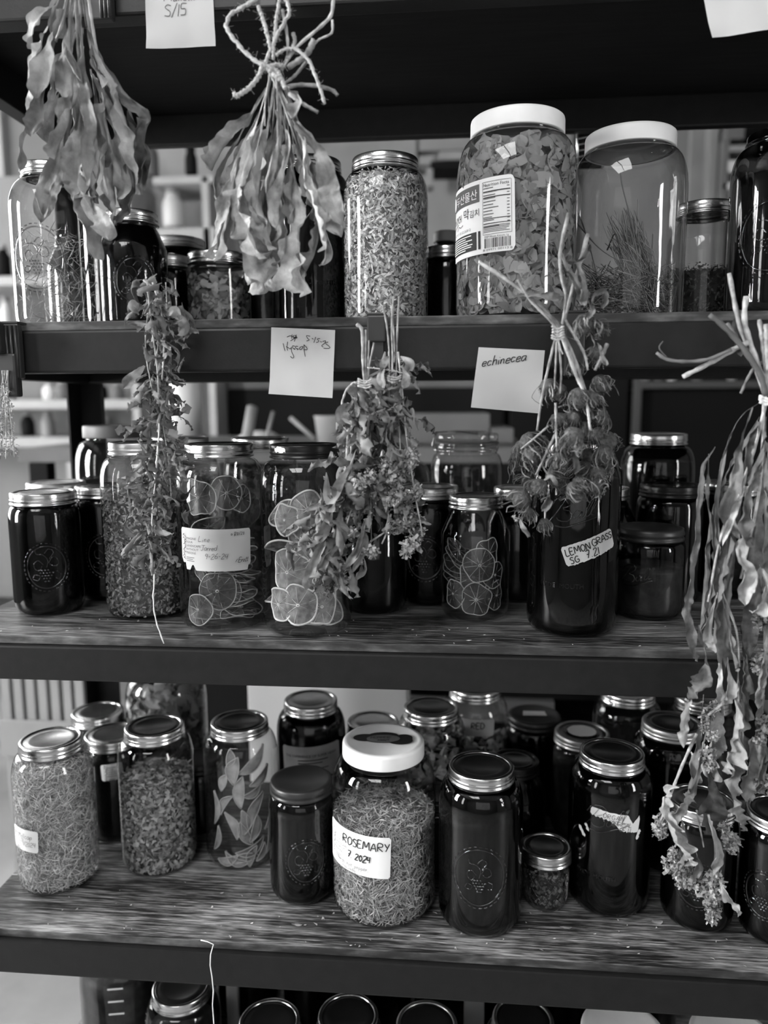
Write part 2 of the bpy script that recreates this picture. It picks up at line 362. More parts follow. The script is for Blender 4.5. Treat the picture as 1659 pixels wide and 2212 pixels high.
def disc_mesh(k, mat):
    H, r = KINDS[k][4], KINDS[k][5]
    pr = [(0, H+.0012), (r*.60, H+.0012), (r*.64, H+.0019), (r*.78, H+.0019), (r-.0075, H+.0010), (r-.0048, H+.0012)]
    return cached(('disc', k, mat), lambda: MB().lathe(pr, 48).mesh('lid_disc', mat))
def cap_mesh(k, mat, ribs=True):
    H, r = KINDS[k][4], KINDS[k][5]; h = .021 if k == 'gal' or k == 'galt' else .017
    t = H+.003
    pr = [(r-.003, t-h), (r+.001, t-h), (r+.0014, t-h+.001), (r+.0012, t-.004), (r+.0006, t-.0015), (r-.0012, t), (r-.007, t+.0003), (r-.008, t-.0006), (0, t-.0006)]
    if mat == 'black_plastic': pr = [(r-.003, t-h), (r+.0016, t-h), (r+.0018, t-h+.003), (r+.0006, t-h+.004), (r+.0006, t-h+.007), (r+.0018, t-h+.008), (r+.0018, t-h+.011), (r+.0008, t-.004), (r+.0006, t-.001), (r-.002, t), (r-.006, t), (r-.007, t-.001), (0, t-.001)]
    return cached(('cap', k, mat), lambda: MB().lathe(pr, 200 if ribs else 64, rib=(t-h+.0008, t-.003, .0005) if ribs else None).mesh('lid', mat))
def liquid_mesh(k, z1, mat):
    H = KINDS[k][4]; zs = np.linspace(.006, z1, 14)
    pr = [(0, .006)]+[(max(rin(k, z)-.0006, .004), z) for z in zs]+[(0, z1)]
    return cached(('liq', k, round(z1, 4), mat), lambda: MB().lathe(pr, 40).mesh('contents', mat))
JARS = {}
def jar(key, kind, x, y, z, label, gl='clear', lid=('metal', 'disc'), fill=None, group='jars on the shelves', cat='jar', name='mason_jar', emblem=None, eoff=0.0, rz=None):
    """a jar at (x, y) on board height z; +x of the jar's own frame points to the camera"""
    a = math.atan2(CAM[1]-y, CAM[0]-x)
    r = thing(name, label, cat, (x, y, z+.0006), group)
    g = link('glass_body', cached(('g', kind, gl), lambda: MB().lathe(glass_prof(kind), 56).mesh('glass_body', gl)), r)
    if lid:
        if lid[0] in ('white_plastic', 'black_plastic', 'grey_plastic', 'cream'):
            link('lid', cap_mesh(kind, lid[0], lid[0] in ('white_plastic',)), r)
        else:
            b = link('lid_band', band_mesh(kind, lid[0]), r)
            if lid[1]: link('lid_disc', disc_mesh(kind, lid[1]), r)
    if fill: link('contents', liquid_mesh(kind, fill[0], fill[1]), r)
    J = dict(root=r, kind=kind, x=x, y=y, z=z+.0006, a=a, R=KINDS[kind][0]); JARS[key] = J
    if emblem: emboss(J, emblem, eoff)
    return J
def wrap(J, u, v, off, aoff=0.0):
    """(u, v) in metres on the jar wall, u=0 towards the camera, to the jar's local frame"""
    R = J['R']; th = J['a']+aoff+u/R; rr = R+off
    return (rr*math.cos(th), rr*math.sin(th), v)
def emboss(J, kind, aoff):
    R, H = J['R'], KINDS[J['kind']][4]
    mb = MB(); m2 = MB()
    def tb(pts, r=.0008, n=5, m=None): (m or mb).tube([wrap(J, u, v, .0001, aoff) for u, v in pts], r, n, False)
    zc = H*.42
    if kind == 'oval':
        au, av = (.026, .030) if H < .2 else (.034, .040)
        tb([(au*math.cos(t), zc+av*math.sin(t)) for t in np.linspace(0, 2*math.pi, 41)], .0011)
        for t in np.linspace(0, 2*math.pi, 34)[:-1]:
            tb([((au+.004)*math.cos(t+d)*(1+.05*abs(d)*10), zc+(av+.004)*math.sin(t+d)) for d in (-.05, 0, .05)], .0010, 4)
        for i in range(5):
            for j in range(5-i+1 if i else 4):
                u = (j-(5-i)/2)*.0040; v = zc-.004-i*.0040
                (m2).lathe([(.0001, -.001), (.0016, -.0005), (.0017, .0004), (.0001, .0016)], 8, wrap(J, u, v, .0003, aoff))
        for q in ([(-.004, .004), (-.010, .010), (-.016, .006), (-.015, -.002), (-.009, -.004), (-.006, .002)], [(.003, .006), (.008, .014), (.014, .012), (.016, .004), (.010, .001), (.004, .005)],
                  [(0, .0), (.002, .010), (-.004, .018), (-.012, .019), (-.014, .025)], [(.004, .012), (.010, .021), (.004, .026), (-.002, .020)], [(-.016, -.010), (-.019, -.016), (-.012, -.018), (-.009, -.012), (-.015, -.010)], [(.012, -.006), (.018, -.010), (.016, -.018), (.011, -.016)]):
            tb([(p[0], zc+p[1]) for p in spline(q, 14)], .0008)
        m2.build('embossed_grapes', 'emboss', J['root'])
    if kind in ('script', 'oval_script', 'script_low'):
        zs = H*.66 if kind != 'script_low' else H*.50
        k = .95 if H > .2 else .72
        for q in ([(-.030, -.012), (-.018, .004), (-.006, .022)], [(-.027, .010), (-.018, .021), (-.004, .023), (.002, .017), (-.004, .010), (-.013, .006), (-.003, .004), (.000, -.004), (-.006, -.010), (-.016, -.010), (-.020, -.006)],
                  [(.011, .003), (.006, .004), (.002, -.003), (.005, -.007), (.010, -.002), (.013, .004), (.011, -.005), (.015, -.004)], [(.015, -.004), (.024, .012), (.027, .019), (.024, .018), (.018, .004), (.018, -.003), (.022, -.001)],
                  [(.022, -.001), (.031, .014), (.034, .020), (.031, .019), (.025, .006), (.025, -.001), (.030, .001)], [(-.022, -.017), (-.008, -.018), (.012, -.011), (.032, -.004)]):
            tb([(p[0]*k, zs+p[1]*k) for p in spline(q, 16)], .0010)
        if kind == 'script':
            text_on(J, 'WIDE  MOUTH', -.040, H*.27, .0085, None, aoff, emb=True)
    if kind == 'mason':
        text_on(J, 'MASON', -.016, H*.42, .010, None, aoff, emb=True)
    if mb.v: mb.build('embossed_emblem', 'emboss', J['root'])
# ---- lettering: printed text from the built-in font, handwriting from single strokes
_tc = {}
def text_verts(s, size):
    if s not in _tc:
        cu = bpy.data.curves.new('lettering', 'FONT'); cu.body = s; cu.size = 1.0; cu.resolution_u = 2
        ob = bpy.data.objects.new('lettering', cu); COL.objects.link(ob)
        dg = bpy.context.evaluated_depsgraph_get(); me = bpy.data.meshes.new_from_object(ob.evaluated_get(dg))
        vs = np.array([v.co[:2] for v in me.vertices]).reshape(-1, 2); fs = [tuple(p.vertices) for p in me.polygons]
        bpy.data.objects.remove(ob); bpy.data.curves.remove(cu); bpy.data.meshes.remove(me); _tc[s] = (vs, fs)
    vs, fs = _tc[s]; return vs*size, fs
def text_on(J, s, u, v, size, mat, aoff=0.0, emb=False, width=None, tilt=0.0, parent=None, off=.0012, mapper=None, name='lettering', squeeze=1.0):
    vs, fs = text_verts(s, size)
    if not len(vs): return
    if width: squeeze = width/max(vs[:, 0].max(), 1e-6)
    ct, st = math.cos(tilt), math.sin(tilt); mp = mapper or (lambda a, b, o: wrap(J, a, b, o, aoff))
    mb = MB(); pts = [(u+x*squeeze*ct-y*st, v+x*squeeze*st+y*ct) for x, y in vs]
    if emb:
        mb.add([mp(a, b, .0009) for a, b in pts], fs); n = len(pts)
        cnt = {}
        for f in fs:
            for i in range(len(f)):
                e = (f[i], f[(i+1) % len(f)]); cnt[tuple(sorted(e))] = cnt.get(tuple(sorted(e)), [])+[e]
        ed = [c[0] for c in cnt.values() if len(c) == 1]
        mb.add([mp(a, b, .0009) for a, b in pts]+[mp(a, b, -.0008) for a, b in pts], [(b, a, a+n, b+n) for a, b in ed])
        return mb.build('embossed_lettering', 'emboss', J['root'], smooth=False)
    mb.add([mp(a, b, off) for a, b in pts], fs)
    return mb.build(name, mat, parent or J['root'], smooth=False)
GL = {  # single-stroke letters: (width, strokes)
 'A': '.7|0,0 .35,1 .7,0|.12,.38 .58,.38', 'B': '.6|0,0 0,1 .45,.95 .5,.7 .05,.52 .55,.4 .5,.08 0,0', 'C': '.6|.6,.85 .3,1 0,.6 .05,.2 .3,0 .6,.15', 'D': '.6|0,0 0,1 .4,.9 .6,.5 .4,.08 0,0',
 'E': '.5|.5,1 0,1 0,0 .5,0|0,.5 .4,.52', 'F': '.5|.5,1 0,1 0,0|0,.5 .4,.5', 'G': '.65|.6,.9 .25,1 0,.55 .2,.02 .6,.1 .6,.45 .35,.45', 'H': '.6|0,1 0,0|.6,1 .6,0|0,.5 .6,.5', 'I': '.12|.06,1 .06,0',
 'L': '.5|0,1 0,0 .5,0', 'M': '.8|0,0 .1,1 .4,.3 .7,1 .8,0', 'N': '.6|0,0 .05,1 .55,0 .6,1', 'O': '.65|.3,1 .02,.6 .2,0 .55,.2 .6,.7 .3,1', 'P': '.55|0,0 0,1 .5,.9 .5,.55 0,.48', 'R': '.6|0,0 0,1 .5,.92 .5,.6 .05,.5 .6,0',
 'S': '.5|.5,.9 .2,1 .02,.75 .45,.4 .4,.05 0,.08', 'T': '.6|0,1 .6,1|.3,1 .3,0', 'U': '.6|0,1 .05,.15 .3,0 .55,.2 .6,1', 'V': '.6|0,1 .3,0 .6,1', 'W': '.9|0,1 .2,0 .45,.7 .7,0 .9,1', 'Y': '.6|0,1 .3,.5|.6,1 .2,0',
 'J': '.6|0,1 .7,1|.4,1 .38,.2 .2,0 0,.15', '0': '.5|.25,1 .02,.5 .25,0 .48,.5 .25,1', '1': '.15|.1,1 .05,0', '2': '.5|.02,.8 .25,1 .48,.75 0,0 .55,.03', '3': '.5|.02,.95 .4,.95 .2,.55 .48,.3 .3,0 0,.1', '4': '.5|.1,1 0,.45 .5,.5|.42,1 .4,0',
 '5': '.5|.5,1 .08,1 .05,.58 .4,.55 .42,.1 0,.03', '6': '.5|.4,1 .05,.45 .1,.05 .45,.1 .4,.42 .06,.35', '7': '.5|0,1 .5,.98 .2,0|.1,.5 .45,.52', '8': '.5|.25,.5 .45,.8 .25,1 .05,.8 .25,.5 .48,.2 .25,0 .02,.2 .25,.5', '9': '.5|.45,.9 .15,1 .05,.65 .4,.6 .45,.95 .4,0',
 '.': '.15|.05,0 .1,.06', '-': '.4|.05,.45 .35,.47', '/': '.4|.0,-.1 .4,1.1', '%': '.3|0,0 .25,.6', ',': '.15|.1,.05 0,-.15', ' ': '.35|',
 'a': '.45|.42,.5 .1,.5 .02,.15 .2,0 .4,.3 .42,.5 .42,.1 .5,0', 'b': '.42|.02,1 .04,0 .35,.05 .4,.4 .1,.45', 'c': '.4|.38,.45 .1,.5 .02,.2 .15,0 .4,.1', 'd': '.45|.4,.45 .05,.45 .05,.05 .4,.1 .42,1 .42,0', 'e': '.42|.05,.25 .38,.32 .3,.52 .08,.45 .03,.12 .2,0 .42,.1',
 'f': '.35|.38,.9 .2,1 .15,.6 .15,-.05|0,.5 .35,.5', 'g': '.42|.4,.5 .05,.45 .1,.05 .4,.3 .42,-.3 .1,-.4', 'h': '.42|.02,1 .04,0 .08,.4 .3,.5 .38,0', 'i': '.15|.05,.5 .08,0|.08,.75 .1,.8', 'l': '.15|.05,1 .08,0', 'm': '.65|.02,.5 .05,0 .1,.42 .28,.45 .3,0 .35,.42 .52,.45 .58,0',
 'n': '.42|.02,.5 .05,0 .1,.42 .3,.48 .38,0', 'o': '.42|.2,.52 .02,.25 .2,0 .4,.25 .2,.52', 'p': '.42|.05,.5 .05,-.45|.05,.4 .35,.48 .38,.1 .06,.05', 'r': '.3|.02,.5 .05,0 .08,.35 .3,.5', 's': '.35|.33,.48 .08,.48 .05,.3 .3,.2 .28,.02 0,.03', 't': '.3|.15,.9 .15,0 .3,.05|0,.6 .3,.62',
 'u': '.42|.02,.5 .08,.05 .3,.1 .38,.5 .4,0', 'v': '.4|.02,.5 .2,0 .38,.5', 'x': '.4|0,0 .4,.5|0,.5 .4,0', 'y': '.42|.02,.5 .2,.05|.4,.5 .05,-.45'}
def hand(s, u, v, size, slant=.12, jit=.06, gap=.22, seed=1):
    rd = random.Random(seed); out = []; x = u
    for ch in s:
        q = GL.get(ch)
        if q is None: x += size*.3; continue
        w, *st = q.split('|')
        dy = rd.uniform(-jit, jit)*size; sc = size*(1+rd.uniform(-jit, jit))
        for k in st:
            if not k: continue
            pts = [tuple(map(float, c.split(','))) for c in k.split()]
            pts = [(x+(a+b*slant)*sc, v+dy+b*sc) for a, b in pts]
            if len(pts) > 2: pts = [tuple(p) for p in spline(pts, len(pts)*4)]
            out.append(pts)
        x += (float(w)+gap)*size
    return out
def strokes(lines, width, mapper, mat, parent, off=.0014, name='handwriting'):
    mb = MB()
    for ln in lines:
        n = len(ln); vs = []
        for i in range(n):
            a = np.array(ln[max(i-1, 0)]); b = np.array(ln[min(i+1, n-1)]); t = b-a; t = t/(np.linalg.norm(t)+1e-9); s = np.array([-t[1], t[0]])*width/2
            p = np.array(ln[i]); vs += [mapper(*(p+s), off), mapper(*(p-s), off)]
        mb.add(vs, [(2*i, 2*i+1, 2*i+3, 2*i+2) for i in range(n-1)])
    if mb.v: return mb.build(name, mat, parent, smooth=False)
def label_patch(J, uc, vc, w, h, mat='paper', tilt=0.0, torn=0.0, seed=0, top=None, bot=None, nx=26, name='label', off=.0006, rnd=.003):
    """paper stuck on the jar wall; returns the paper and a mapper from label coordinates (origin lower left, metres)"""
    ct, st = math.cos(tilt), math.sin(tilt)
    def mp(a, b, o=off):
        a -= w/2; b -= h/2
        return wrap(J, uc+a*ct-b*st, vc+a*st+b*ct, o)
    rd = random.Random(seed); mb = MB(); vs = []; ny = 4
    for i in range(nx+1):
        a = w*i/nx; e = min(a, w-a); cr = rnd-math.sqrt(max(rnd**2-(rnd-e)**2, 0)) if e < rnd else 0
        b0 = cr+(bot(i/nx)*h if bot else 0)+rd.uniform(0, torn)*h; b1 = h-cr-(top(i/nx)*h if top else 0)-rd.uniform(0, torn)*h*.4
        for j in range(ny+1): vs.append(mp(a, b0+(b1-b0)*j/ny))
    k = ny+1
    mb.add(vs, [(i*k+j, (i+1)*k+j, (i+1)*k+j+1, i*k+j+1) for i in range(nx) for j in range(ny)])
    return mb.build(name, mat, J['root']), mp
def rects(mp, rs, mat, parent, off=.0011, name='print', n=8):
    mb = MB()
    for x0, y0, x1, y1 in rs:
        vs = [];
        k = max(1, int(n*abs(x1-x0)/.03)+1)
        for i in range(k+1):
            x = x0+(x1-x0)*i/k; vs += [mp(x, y0, off), mp(x, y1, off)]
        mb.add(vs, [(2*i, 2*i+2, 2*i+3, 2*i+1) for i in range(k)])
    return mb.build(name, mat, parent, smooth=False)
def LID(px, py, kind, z): q = PZ(px, py, z+KINDS[kind][4]+.003); return q[0], q[1]
def FRONT(px, py, kind, z):
    q = PZ(px, py, z); d = (q-CAM)[:2]; d = d/np.linalg.norm(d); c = q[:2]+d*(KINDS[kind][0]-.006); return c[0], c[1]
def AT(px, py, y): q = P(px, py, y); return q[0], q[1]
# ---- loose fills -------------------------------------------------
def fill_flakes(key, z0, z1, n, ln, wd, mat, core, label, cat, name, seed=0, depth=.16, bend=.3, top=True, jag=.35, taper=.25, coref=.83, vert=0.0, cup=0.0):
    """loose herb matter pressed against the inside of a jar wall: n small bent blades over a core, one heap"""
    J = JARS[key]; k = J['kind']; rg = np.random.default_rng(seed+11)
    zz = rg.uniform(z0, z1, n); ri = np.array([rin(k, z) for z in zz])
    nt_ = int(n*.16) if top else 0
    r = ri*(1-depth*rg.random(n)**1.6); th = rg.uniform(0, 2*math.pi, n)
    if nt_:
        zz[:nt_] = z1+rg.normal(0, .0035, nt_); r[:nt_] = np.array([rin(k, z) for z in zz[:nt_]])*np.sqrt(rg.random(nt_))
    c = np.stack([r*np.cos(th), r*np.sin(th), zz], 1)
    er = np.stack([np.cos(th), np.sin(th), 0*th], 1); et = np.stack([-np.sin(th), np.cos(th), 0*th], 1); ez = np.tile([0., 0, 1], (n, 1))
    if nt_: er[:nt_], ez[:nt_] = ez[:nt_].copy(), er[:nt_].copy()
    ph = rg.uniform(0, math.pi, n)
    if vert: ph = math.pi/2+rg.normal(0, vert, n)
    d = et*np.cos(ph)[:, None]+ez*np.sin(ph)[:, None]+er*rg.normal(0, .30, n)[:, None]; d /= np.linalg.norm(d, axis=1)[:, None]
    nr = er+.55*rg.normal(0, 1, (n, 3)); s = np.cross(d, nr); s /= np.linalg.norm(s, axis=1)[:, None]; nn = np.cross(s, d)
    L = ln*rg.uniform(.55, 1.35, n)/2; Wd = wd*rg.uniform(.6, 1.4, n)/2; bd = rg.normal(0, bend, n)*L
    rows = []
    prof_ = ((-1, taper), (-.35, 1), (.4, .9), (1, taper*.6)) if not cup else ((-1, .18), (-.72, .72), (-.3, 1), (.2, 1.02), (.65, .78), (1, .2))
    nc = 3 if cup else 2
    for t, wf in prof_:
        mid = c+d*(L*t)[:, None]+nn*(bd*(t*t-.4))[:, None]
        j1 = (1+jag*rg.normal(0, 1, n))*Wd*wf; j2 = (1+jag*rg.normal(0, 1, n))*Wd*wf
        rows += [mid+s*j1[:, None]]+([mid-nn*(cup*Wd*wf*rg.uniform(-.4, 1, n))[:, None]] if cup else [])+[mid-s*j2[:, None]]
    V = np.stack(rows, 1)
    rad = np.linalg.norm(V[..., :2], axis=2); lim = np.interp(V[..., 2], *zip(*[(z, rin(k, z)+.0012) for z in np.linspace(.004, KINDS[k][4], 40)]))
    f = np.minimum(1, lim/np.maximum(rad, 1e-6)); V[..., 0] *= f; V[..., 1] *= f
    V[..., 2] = np.clip(V[..., 2], .0055, KINDS[k][4]-.002)
    nr_ = len(prof_); base = (np.arange(n)*nr_*nc)[:, None]
    Fq = np.concatenate([base+np.array([nc*i+j, nc*i+j+1, nc*i+nc+j+1, nc*i+nc+j]) for i in range(nr_-1) for j in range(nc-1)], 0)
    V = V.reshape(-1, 3)
    me = npmesh(name, V, Fq, mat, bool(cup))
    if core:
        zs = np.linspace(max(z0-.003, .0045), z1-.004, 12)
        cm = MB().lathe([(0, zs[0])]+[(rin(k, z)*coref, z) for z in zs]+[(0, zs[-1])], 24)
        o = len(V); V2 = np.concatenate([V, np.array(cm.v)]); me2 = npmesh(name, V2, np.concatenate([Fq, np.array([f+(f[-1],) if len(f) == 3 else f for f in cm.f])+o]), mat, bool(cup))
        me2.materials.append(M[core]); mi = np.zeros(len(me2.polygons), dtype=np.int32); mi[len(Fq):] = 1; me2.polygons.foreach_set('material_index', mi); me = me2
    o = link(name, me, None, (J['x'], J['y'], J['z']))
    return tag(o, label, cat, None, 'stuff')

# ================= upper shelf (B) =================
z = ZBT
dk = (.19, 'liquid')
b1 = jar('B1', 'rhg', *LID(107, 362, 'rhg', z), z, 'tall clear jar with raised grape emblem at end of upper shelf', emblem='oval', eoff=-.42)
x2 = AT(168, 560, .34); jar('B2', 'rq', *x2, z, 'clear jar half full of dark matter behind the tall clear emblem jar', gl='smoke', lid=None, fill=(.112, 'liquid2'))
jar('B3', 'rq', *LID(284, 462, 'rq', z), z, 'dark jar with raised grape emblem under the first leaf bundle', gl='amber', fill=(.15, 'liquid'), emblem='oval', eoff=.02)
jar('B4', 'q', *AT(386, 600, .400), z, 'wide dark jar behind the two low jars on upper shelf', gl='amber', lid=('metal_dull', 'disc_dark'), fill=(.15, 'liquid'))
jar('B5', 'rp', *AT(360, 620, .284), z, 'small dark jar squeezed between emblem jar and pint jar', gl='amber', lid=('metal_dull', 'disc_dark'), fill=(.10, 'liquid'))
jar('B6', 'p', *AT(472, 600, .272), z, 'low pint jar with pale lumpy contents on upper shelf', lid=('metal', 'disc_dark'))
jar('B7', 'rp', *AT(574, 600, .35), z, 'small tinted jar behind the hanging twine-tied leaves', gl='smoke', lid=('metal_dull', 'disc_dark'), fill=(.09, 'liquid2'))
jar('B8', 'hgt', *LID(670, 352, 'hgt', z), z, 'tall dark jar half hidden behind twine-tied leaf bundle', gl='amber', fill=(.20, 'liquid'), emblem='script', eoff=.3)
jar('B9', 'hg', *AT(757, 420, .37), z, 'dark jar at the back behind the pale flake jar', gl='amber', fill=(.19, 'liquid'), lid=('metal_dull', 'disc_dark'))
jar('B10', 'hg', *LID(832, 347, 'hg', z), z, 'tall jar packed with pale flower flakes on upper shelf', lid=('metal', 'disc'))
jar('B11', 'rp', *AT(966, 600, .27), z, 'narrow dark jar between flake jar and labelled gallon jar', gl='amber', lid=('metal', 'disc'), fill=(.10, 'liquid'))
jar('B11b', 'bot', *AT(963, 520, .39), z, 'slim bottle with pale cap behind narrow dark jar', gl='smoke', lid=('cream', None), name='glass_bottle', cat='bottle')
jar('B12', 'gal', *LID(1118, 262, 'gal', z), z, 'gallon jar of pale petals with printed food label and white lid', lid=('white_plastic', None), name='gallon_jar')
jar('B13', 'gal', *LID(1362, 295, 'gal', z), z, 'gallon jar of dried grass stalks with white lid and no label', lid=('white_plastic', None), name='gallon_jar')
jar('B14', 'rq', *LID(1523, 443, 'rq', z), z, 'clear jar half full of dark herb beside the grass gallon jar', lid=('metal', 'disc'))
jar('B15', 'hg', *AT(1682, 480, .12), z, 'lidless dark jar with raised emblem cut off by upper shelf end', gl='amber', lid=None, fill=(.17, 'liquid'), emblem='oval', eoff=-.15)
fill_flakes('B10', .006, .196, 7000, .0085, .0026, 'flake', 'core_l', 'pale dried flower flakes filling the tall upper shelf jar', 'dried flowers', 'dried_flower_flakes', 1, taper=.3)
fill_flakes('B14', .006, .082, 1200, .006, .0022, 'herb_d', 'core_d', 'dark dried herb in the jar beside the grass gallon', 'dried herb', 'dark_herb_flakes', 2)
fill_flakes('B6', .006, .088, 420, .016, .010, 'bloom', 'core', 'pale lumpy dried matter inside the low pint jar', 'dried herb', 'dried_pieces', 3, cup=.5, jag=.2)
fill_flakes('B12', .006, .205, 1500, .026, .016, 'bloom', 'core', 'large pale pressed petals filling the labelled gallon jar', 'dried flowers', 'dried_petals', 4, depth=.10, bend=.6, top=False, cup=.5, jag=.12)
fill_flakes('B1', .006, .135, 420, .022, .0008, 'herb', None, 'sparse dried stalks inside the clear emblem jar', 'dried herb', 'dried_stalks', 5, depth=.7, top=False)
# ================= middle shelf (C) =================
z = ZCT
jar('C1', 'q', *FRONT(112, 1332, 'q', z), z, 'dark quart jar with grape emblem alone at the end of middle shelf', gl='amber', fill=(.155, 'liquid'), emblem='oval', eoff=-.05)
jar('C2', 'q', *AT(236, 1200, .222), z, 'dark quart jar just behind the end quart on middle shelf', gl='amber', fill=(.155, 'liquid'), emblem='oval', eoff=-.1)
jar('C2b', 'q', *AT(128, 1150, .268), z, 'dark quart jar with dull lid farthest back at middle shelf end', gl='amber', lid=('metal_dull', 'disc'), fill=(.15, 'liquid'))
jar('C3', 'hgt', *FRONT(325, 1342, 'hg', z), z, 'tall jar of chopped herb behind the thin leafy bundle', lid=('metal_dull', 'disc_dark'))
jar('C4', 'hgt', *FRONT(487, 1367, 'hg', z), z, 'tall jar of dark citrus wheels with a torn handwritten label', lid=('metal', 'disc_dark'))
jar('C5', 'hgt', *FRONT(666, 1380, 'hg', z), z, 'tall jar of pale citrus wheels with chipped black lid', lid=('black_metal', 'disc_dark'))
jar('C6', 'hgt', *AT(566, 1100, .27), z, 'tall jar of dark herb behind the two citrus jars', lid=('metal', 'disc_dark'))
jar('C6b', 'hgt', *AT(396, 1100, .29), z, 'tall herb jar at the back behind the labelled citrus jar', lid=('metal_dull', 'disc_dark'))
jar('C7', 'galt', *AT(262, 1100, .375), z, 'big empty-looking jar with grey lid at the back of middle shelf', lid=('grey_plastic', None), name='gallon_jar')
jar('C8', 'rq', *AT(808, 1200, .17), z, 'dark jar with bright lid directly behind the hyssop bundle', gl='amber', fill=(.14, 'liquid'), lid=('metal', 'disc'))
jar('C9', 'q', *FRONT(925, 1310, 'q', z), z, 'dark quart jar with grape emblem behind the small citrus jar', gl='amber', lid=('metal', 'disc_dark'), fill=(.15, 'liquid'), emblem='oval', eoff=-.1)
jar('C10', 'rq', *FRONT(1025, 1346, 'rq', z), z, 'quart jar with slanted shoulders holding thin citrus wheels', lid=('metal', 'disc_dark'))
J = jar('C11', 'bail', *AT(1008, 1000, .375), z, 'square-shouldered clear jar with wire clamp lid at the back', lid=None, name='clamp_jar')
H = KINDS['bail'][4]; rl = .052
link('glass_lid', MB().lathe([(0, H+.020), (.030, H+.020), (.034, H+.016), (rl-.002, H+.015), (rl, H+.012), (rl, H+.004), (rl-.003, H+.002), (0, H+.002)], 48).mesh('glass_lid', 'clear'), J['root'])
link('gasket', MB().lathe([(rl-.006, H-.001), (rl+.001, H-.001), (rl+.001, H+.0015), (rl-.006, H+.0015)], 48).mesh('gasket', 'print_grey'), J['root'])
link('rim_ring', MB().lathe([(rl-.002, H-.012), (rl+.001, H-.010), (rl+.001, H-.004), (rl-.002, H-.002)], 48).mesh('rim_ring', 'clear'), J['root'])
a_ = J['a']-1.15; ca, sa = math.cos(a_), math.sin(a_)
def bl(d, t, h): return ((d*ca-t*sa), (d*sa+t*ca), h)
MB().tube([bl(rl+.004, -.010, H-.008), bl(rl+.006, -.010, H-.004), bl(rl-.004, -.020, H+.017), bl(.0, -.045, H+.018), bl(-rl*.7, -.036, H+.012)], .0011, 6).build('wire_clamp', 'metal', J['root'])
MB().tube([bl(rl+.004, -.012, H-.010), bl(rl+.006, 0, H-.011), bl(rl+.004, .012, H-.010)], .0011, 6).build('wire_clamp', 'metal', J['root'])
MB().tube([wrap(J, .058*math.cos(t)*.9, H-.012, -.0075) for t in np.linspace(0, 6.28, 30)], .001, 5).build('wire_ring', 'metal', J['root'])
lab, mp = label_patch(J, .004, .098, .085, .075, 'paper_dim', 0, seed=33); n = 26
mb = MB(); mb.add([mp(.045, .03, .0012)]+[mp(.045+.026*math.cos(math.pi*i/n), .03+.034*math.sin(math.pi*i/n), .0012) for i in range(n+1)], [(0, 1+i, 2+i) for i in range(n)]); mb.build('printed_dome', 'print_grey', lab)
text_on(None, 'ALOE', .027, .044, .011, 'ink', mapper=mp, parent=lab, off=.0018, width=.036, name='printed_words'); text_on(None, 'Juice', .036, .032, .008, 'ink', mapper=mp, parent=lab, off=.0018, width=.022, name='printed_words')
jar('C12', 'rhg', *AT(860, 1050, .37), z, 'clear empty jar at the back behind the hyssop bundle', lid=None)
jar('C13', 'rq', *AT(1118, 1150, .255), z, 'dark jar with steel lid squeezed beside big amber jar', gl='amber', fill=(.14, 'liquid'))
jar('C14', 'hgt', *FRONT(1232, 1379, 'hg', z), z, 'big dark amber jar with white lemon grass label', gl='amber', lid=('metal_dull', 'disc_dark'), fill=(.20, 'liquid'), emblem='script', eoff=-.04)
jar('C15', 'rq', *AT(1302, 1150, .26), z, 'dark jar showing only a lid edge beside big amber jar', gl='amber', fill=(.14, 'liquid'))
jar('C16', 'q', *AT(1445, 1150, .265), z, 'dark jar with black metal lid behind the low pint', gl='amber', lid=('black_metal', 'disc_dark'), fill=(.15, 'liquid'))
jar('C17', 'hgt', *AT(1418, 1050, .392), z, 'tall dark jar with bright steel lid at back of middle shelf', gl='amber', fill=(.20, 'liquid'))
jar('C18', 'p', *FRONT(1395, 1343, 'p', z), z, 'low dark pint with black plastic lid beside amber jar', gl='smoke', lid=('black_plastic', None), fill=(.07, 'liquid2'), emblem='script_low', eoff=-.35)
jar('C19', 'q', *AT(1575, 1150, .30), z, 'dark jar hidden behind the long hanging stalks', gl='amber', fill=(.15, 'liquid'))
fill_flakes('C3', .006, .175, 4800, .0070, .0024, 'herb', 'core', 'chopped dried herb in the jar behind the thin leafy bundle', 'dried herb', 'chopped_herb', 6)
fill_flakes('C6', .006, .19, 1200, .014, .008, 'herb_d', 'core_d', 'dark dried herb in the jar behind the citrus jars', 'dried herb', 'dark_herb_leaves', 7)
fill_flakes('C6b', .006, .18, 1200, .010, .005, 'herb', 'core', 'dried herb in the back jar behind the labelled citrus jar', 'dried herb', 'dried_herb_flakes', 8)
fill_flakes('C7', .006, .05, 260, .02, .012, 'herb', None, 'thin layer of dried herb in the grey-lidded gallon jar', 'dried herb', 'dried_herb_flakes', 9, depth=.8)
